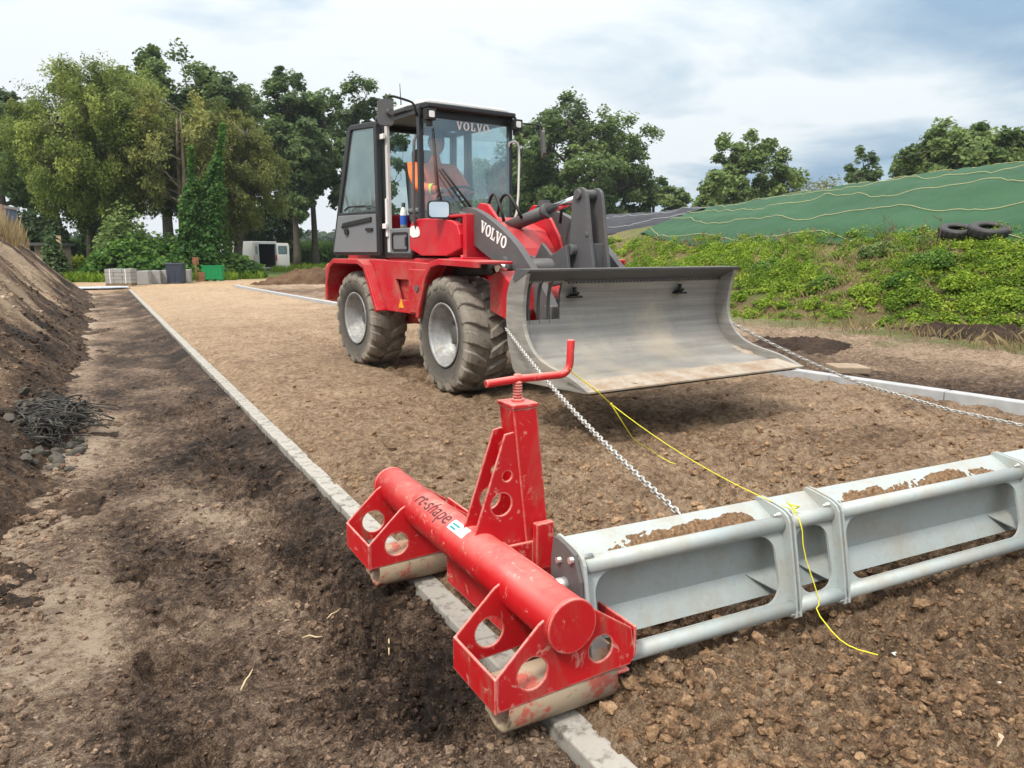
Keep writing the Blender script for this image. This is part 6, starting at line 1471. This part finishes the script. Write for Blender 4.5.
# broad brightness: whiter to the left (towards the hidden sun), greyer to the right
lft = mth('ADD', mth('MULTIPLY', sep.outputs[0], -.27), mth('MULTIPLY', sep.outputs[1], .10))
f = mth('ADD', mth('ADD', mth('MULTIPLY', n1, 1.15), mth('SUBTRACT', mth('MULTIPLY', n2, .60), .20)), lft)
rp = nd.new('ShaderNodeValToRGB'); zen = nd.new('ShaderNodeMix'); zen.data_type = 'RGBA'; nt.links.new(f, rp.inputs[0]); e = rp.color_ramp.elements
e[0].position = .47; e[0].color = (.27, .39, .52, 1); e[1].position = .68; e[1].color = (.72, .77, .80, 1); m_ = e.new(.575); m_.color = (.45, .555, .645, 1)
b2 = nd.new('ShaderNodeBackground'); nt.links.new(mth('ADD', .55, mth('MULTIPLY', mth('POWER', mth('MAXIMUM', sep.outputs[2], 0.0), 2.0), 1.0)), b2.inputs[1]); zr_ = nd.new('ShaderNodeMapRange'); nt.links.new(sep.outputs[2], zr_.inputs[0]); zr_.inputs[1].default_value = .34; zr_.inputs[2].default_value = .62; nt.links.new(zr_.outputs[0], zen.inputs[0]); nt.links.new(rp.outputs[0], zen.inputs[6]); zen.inputs[7].default_value = (.88, .86, .83, 1); nt.links.new(zen.outputs[2], b2.inputs[0])
mx_ = nd.new('ShaderNodeMixShader'); cov = nd.new('ShaderNodeMapRange'); nt.links.new(mth('ADD', n2, mth('MULTIPLY', n1, .6)), cov.inputs[0])
for k, v in ((1, .52), (2, .72), (3, .40), (4, 1.0)): cov.inputs[k].default_value = v
nt.links.new(cov.outputs[0], mx_.inputs[0]); nt.links.new(b1.outputs[0], mx_.inputs[1]); nt.links.new(b2.outputs[0], mx_.inputs[2]); nt.links.new(mx_.outputs[0], out.inputs[0])
sd = bpy.data.lights.new('sun', 'SUN'); sd.energy = 1.5; sd.angle = R(10); sd.color = (1, .92, .80); so_ = bpy.data.objects.new('sun', sd); COL.objects.link(so_)
sv = Vector((math.sin(SUN_AZ) * math.cos(SUN_EL), math.cos(SUN_AZ) * math.cos(SUN_EL), math.sin(SUN_EL))); so_.rotation_euler = sv.to_track_quat('Z', 'Y').to_euler(); so_.location = sv * 30

cd = bpy.data.cameras.new('camera'); cd.sensor_width = 36; cd.lens = F_PX / 1024 * 36; cd.clip_end = 3000; cd.clip_start = .05
co_ = bpy.data.objects.new('camera', cd); COL.objects.link(co_)
mw = Matrix((CR, CU, -CF)).transposed().to_4x4(); mw.translation = CAM; co_.matrix_world = mw; scene.camera = co_
scene.render.resolution_x = 1024; scene.render.resolution_y = 768
vs_ = scene.view_settings; vs_.view_transform = 'Standard'; vs_.look = 'None'; vs_.exposure = 1.12; vs_.gamma = 1; vs_.use_curve_mapping = False

# ================================================================ HAZE: one closed box of thin even air
mb = MB(); mb.bb((-420, -60, -1.6), (420, 420, 24.0))
hz = NT('haze_air'); hz.n.remove(hz.b)
pv = hz.n.new('ShaderNodeVolumePrincipled'); pv.inputs['Color'].default_value = (.80, .88, 1.0, 1); pv.inputs['Density'].default_value = .0004; pv.inputs['Anisotropy'].default_value = .3
hz.link(pv.outputs[0], hz.out.inputs['Volume'])
ho = mb.build('haze', hz.mat); tag(ho, 'thin pale blue air over the whole site', 'haze', kind='stuff')
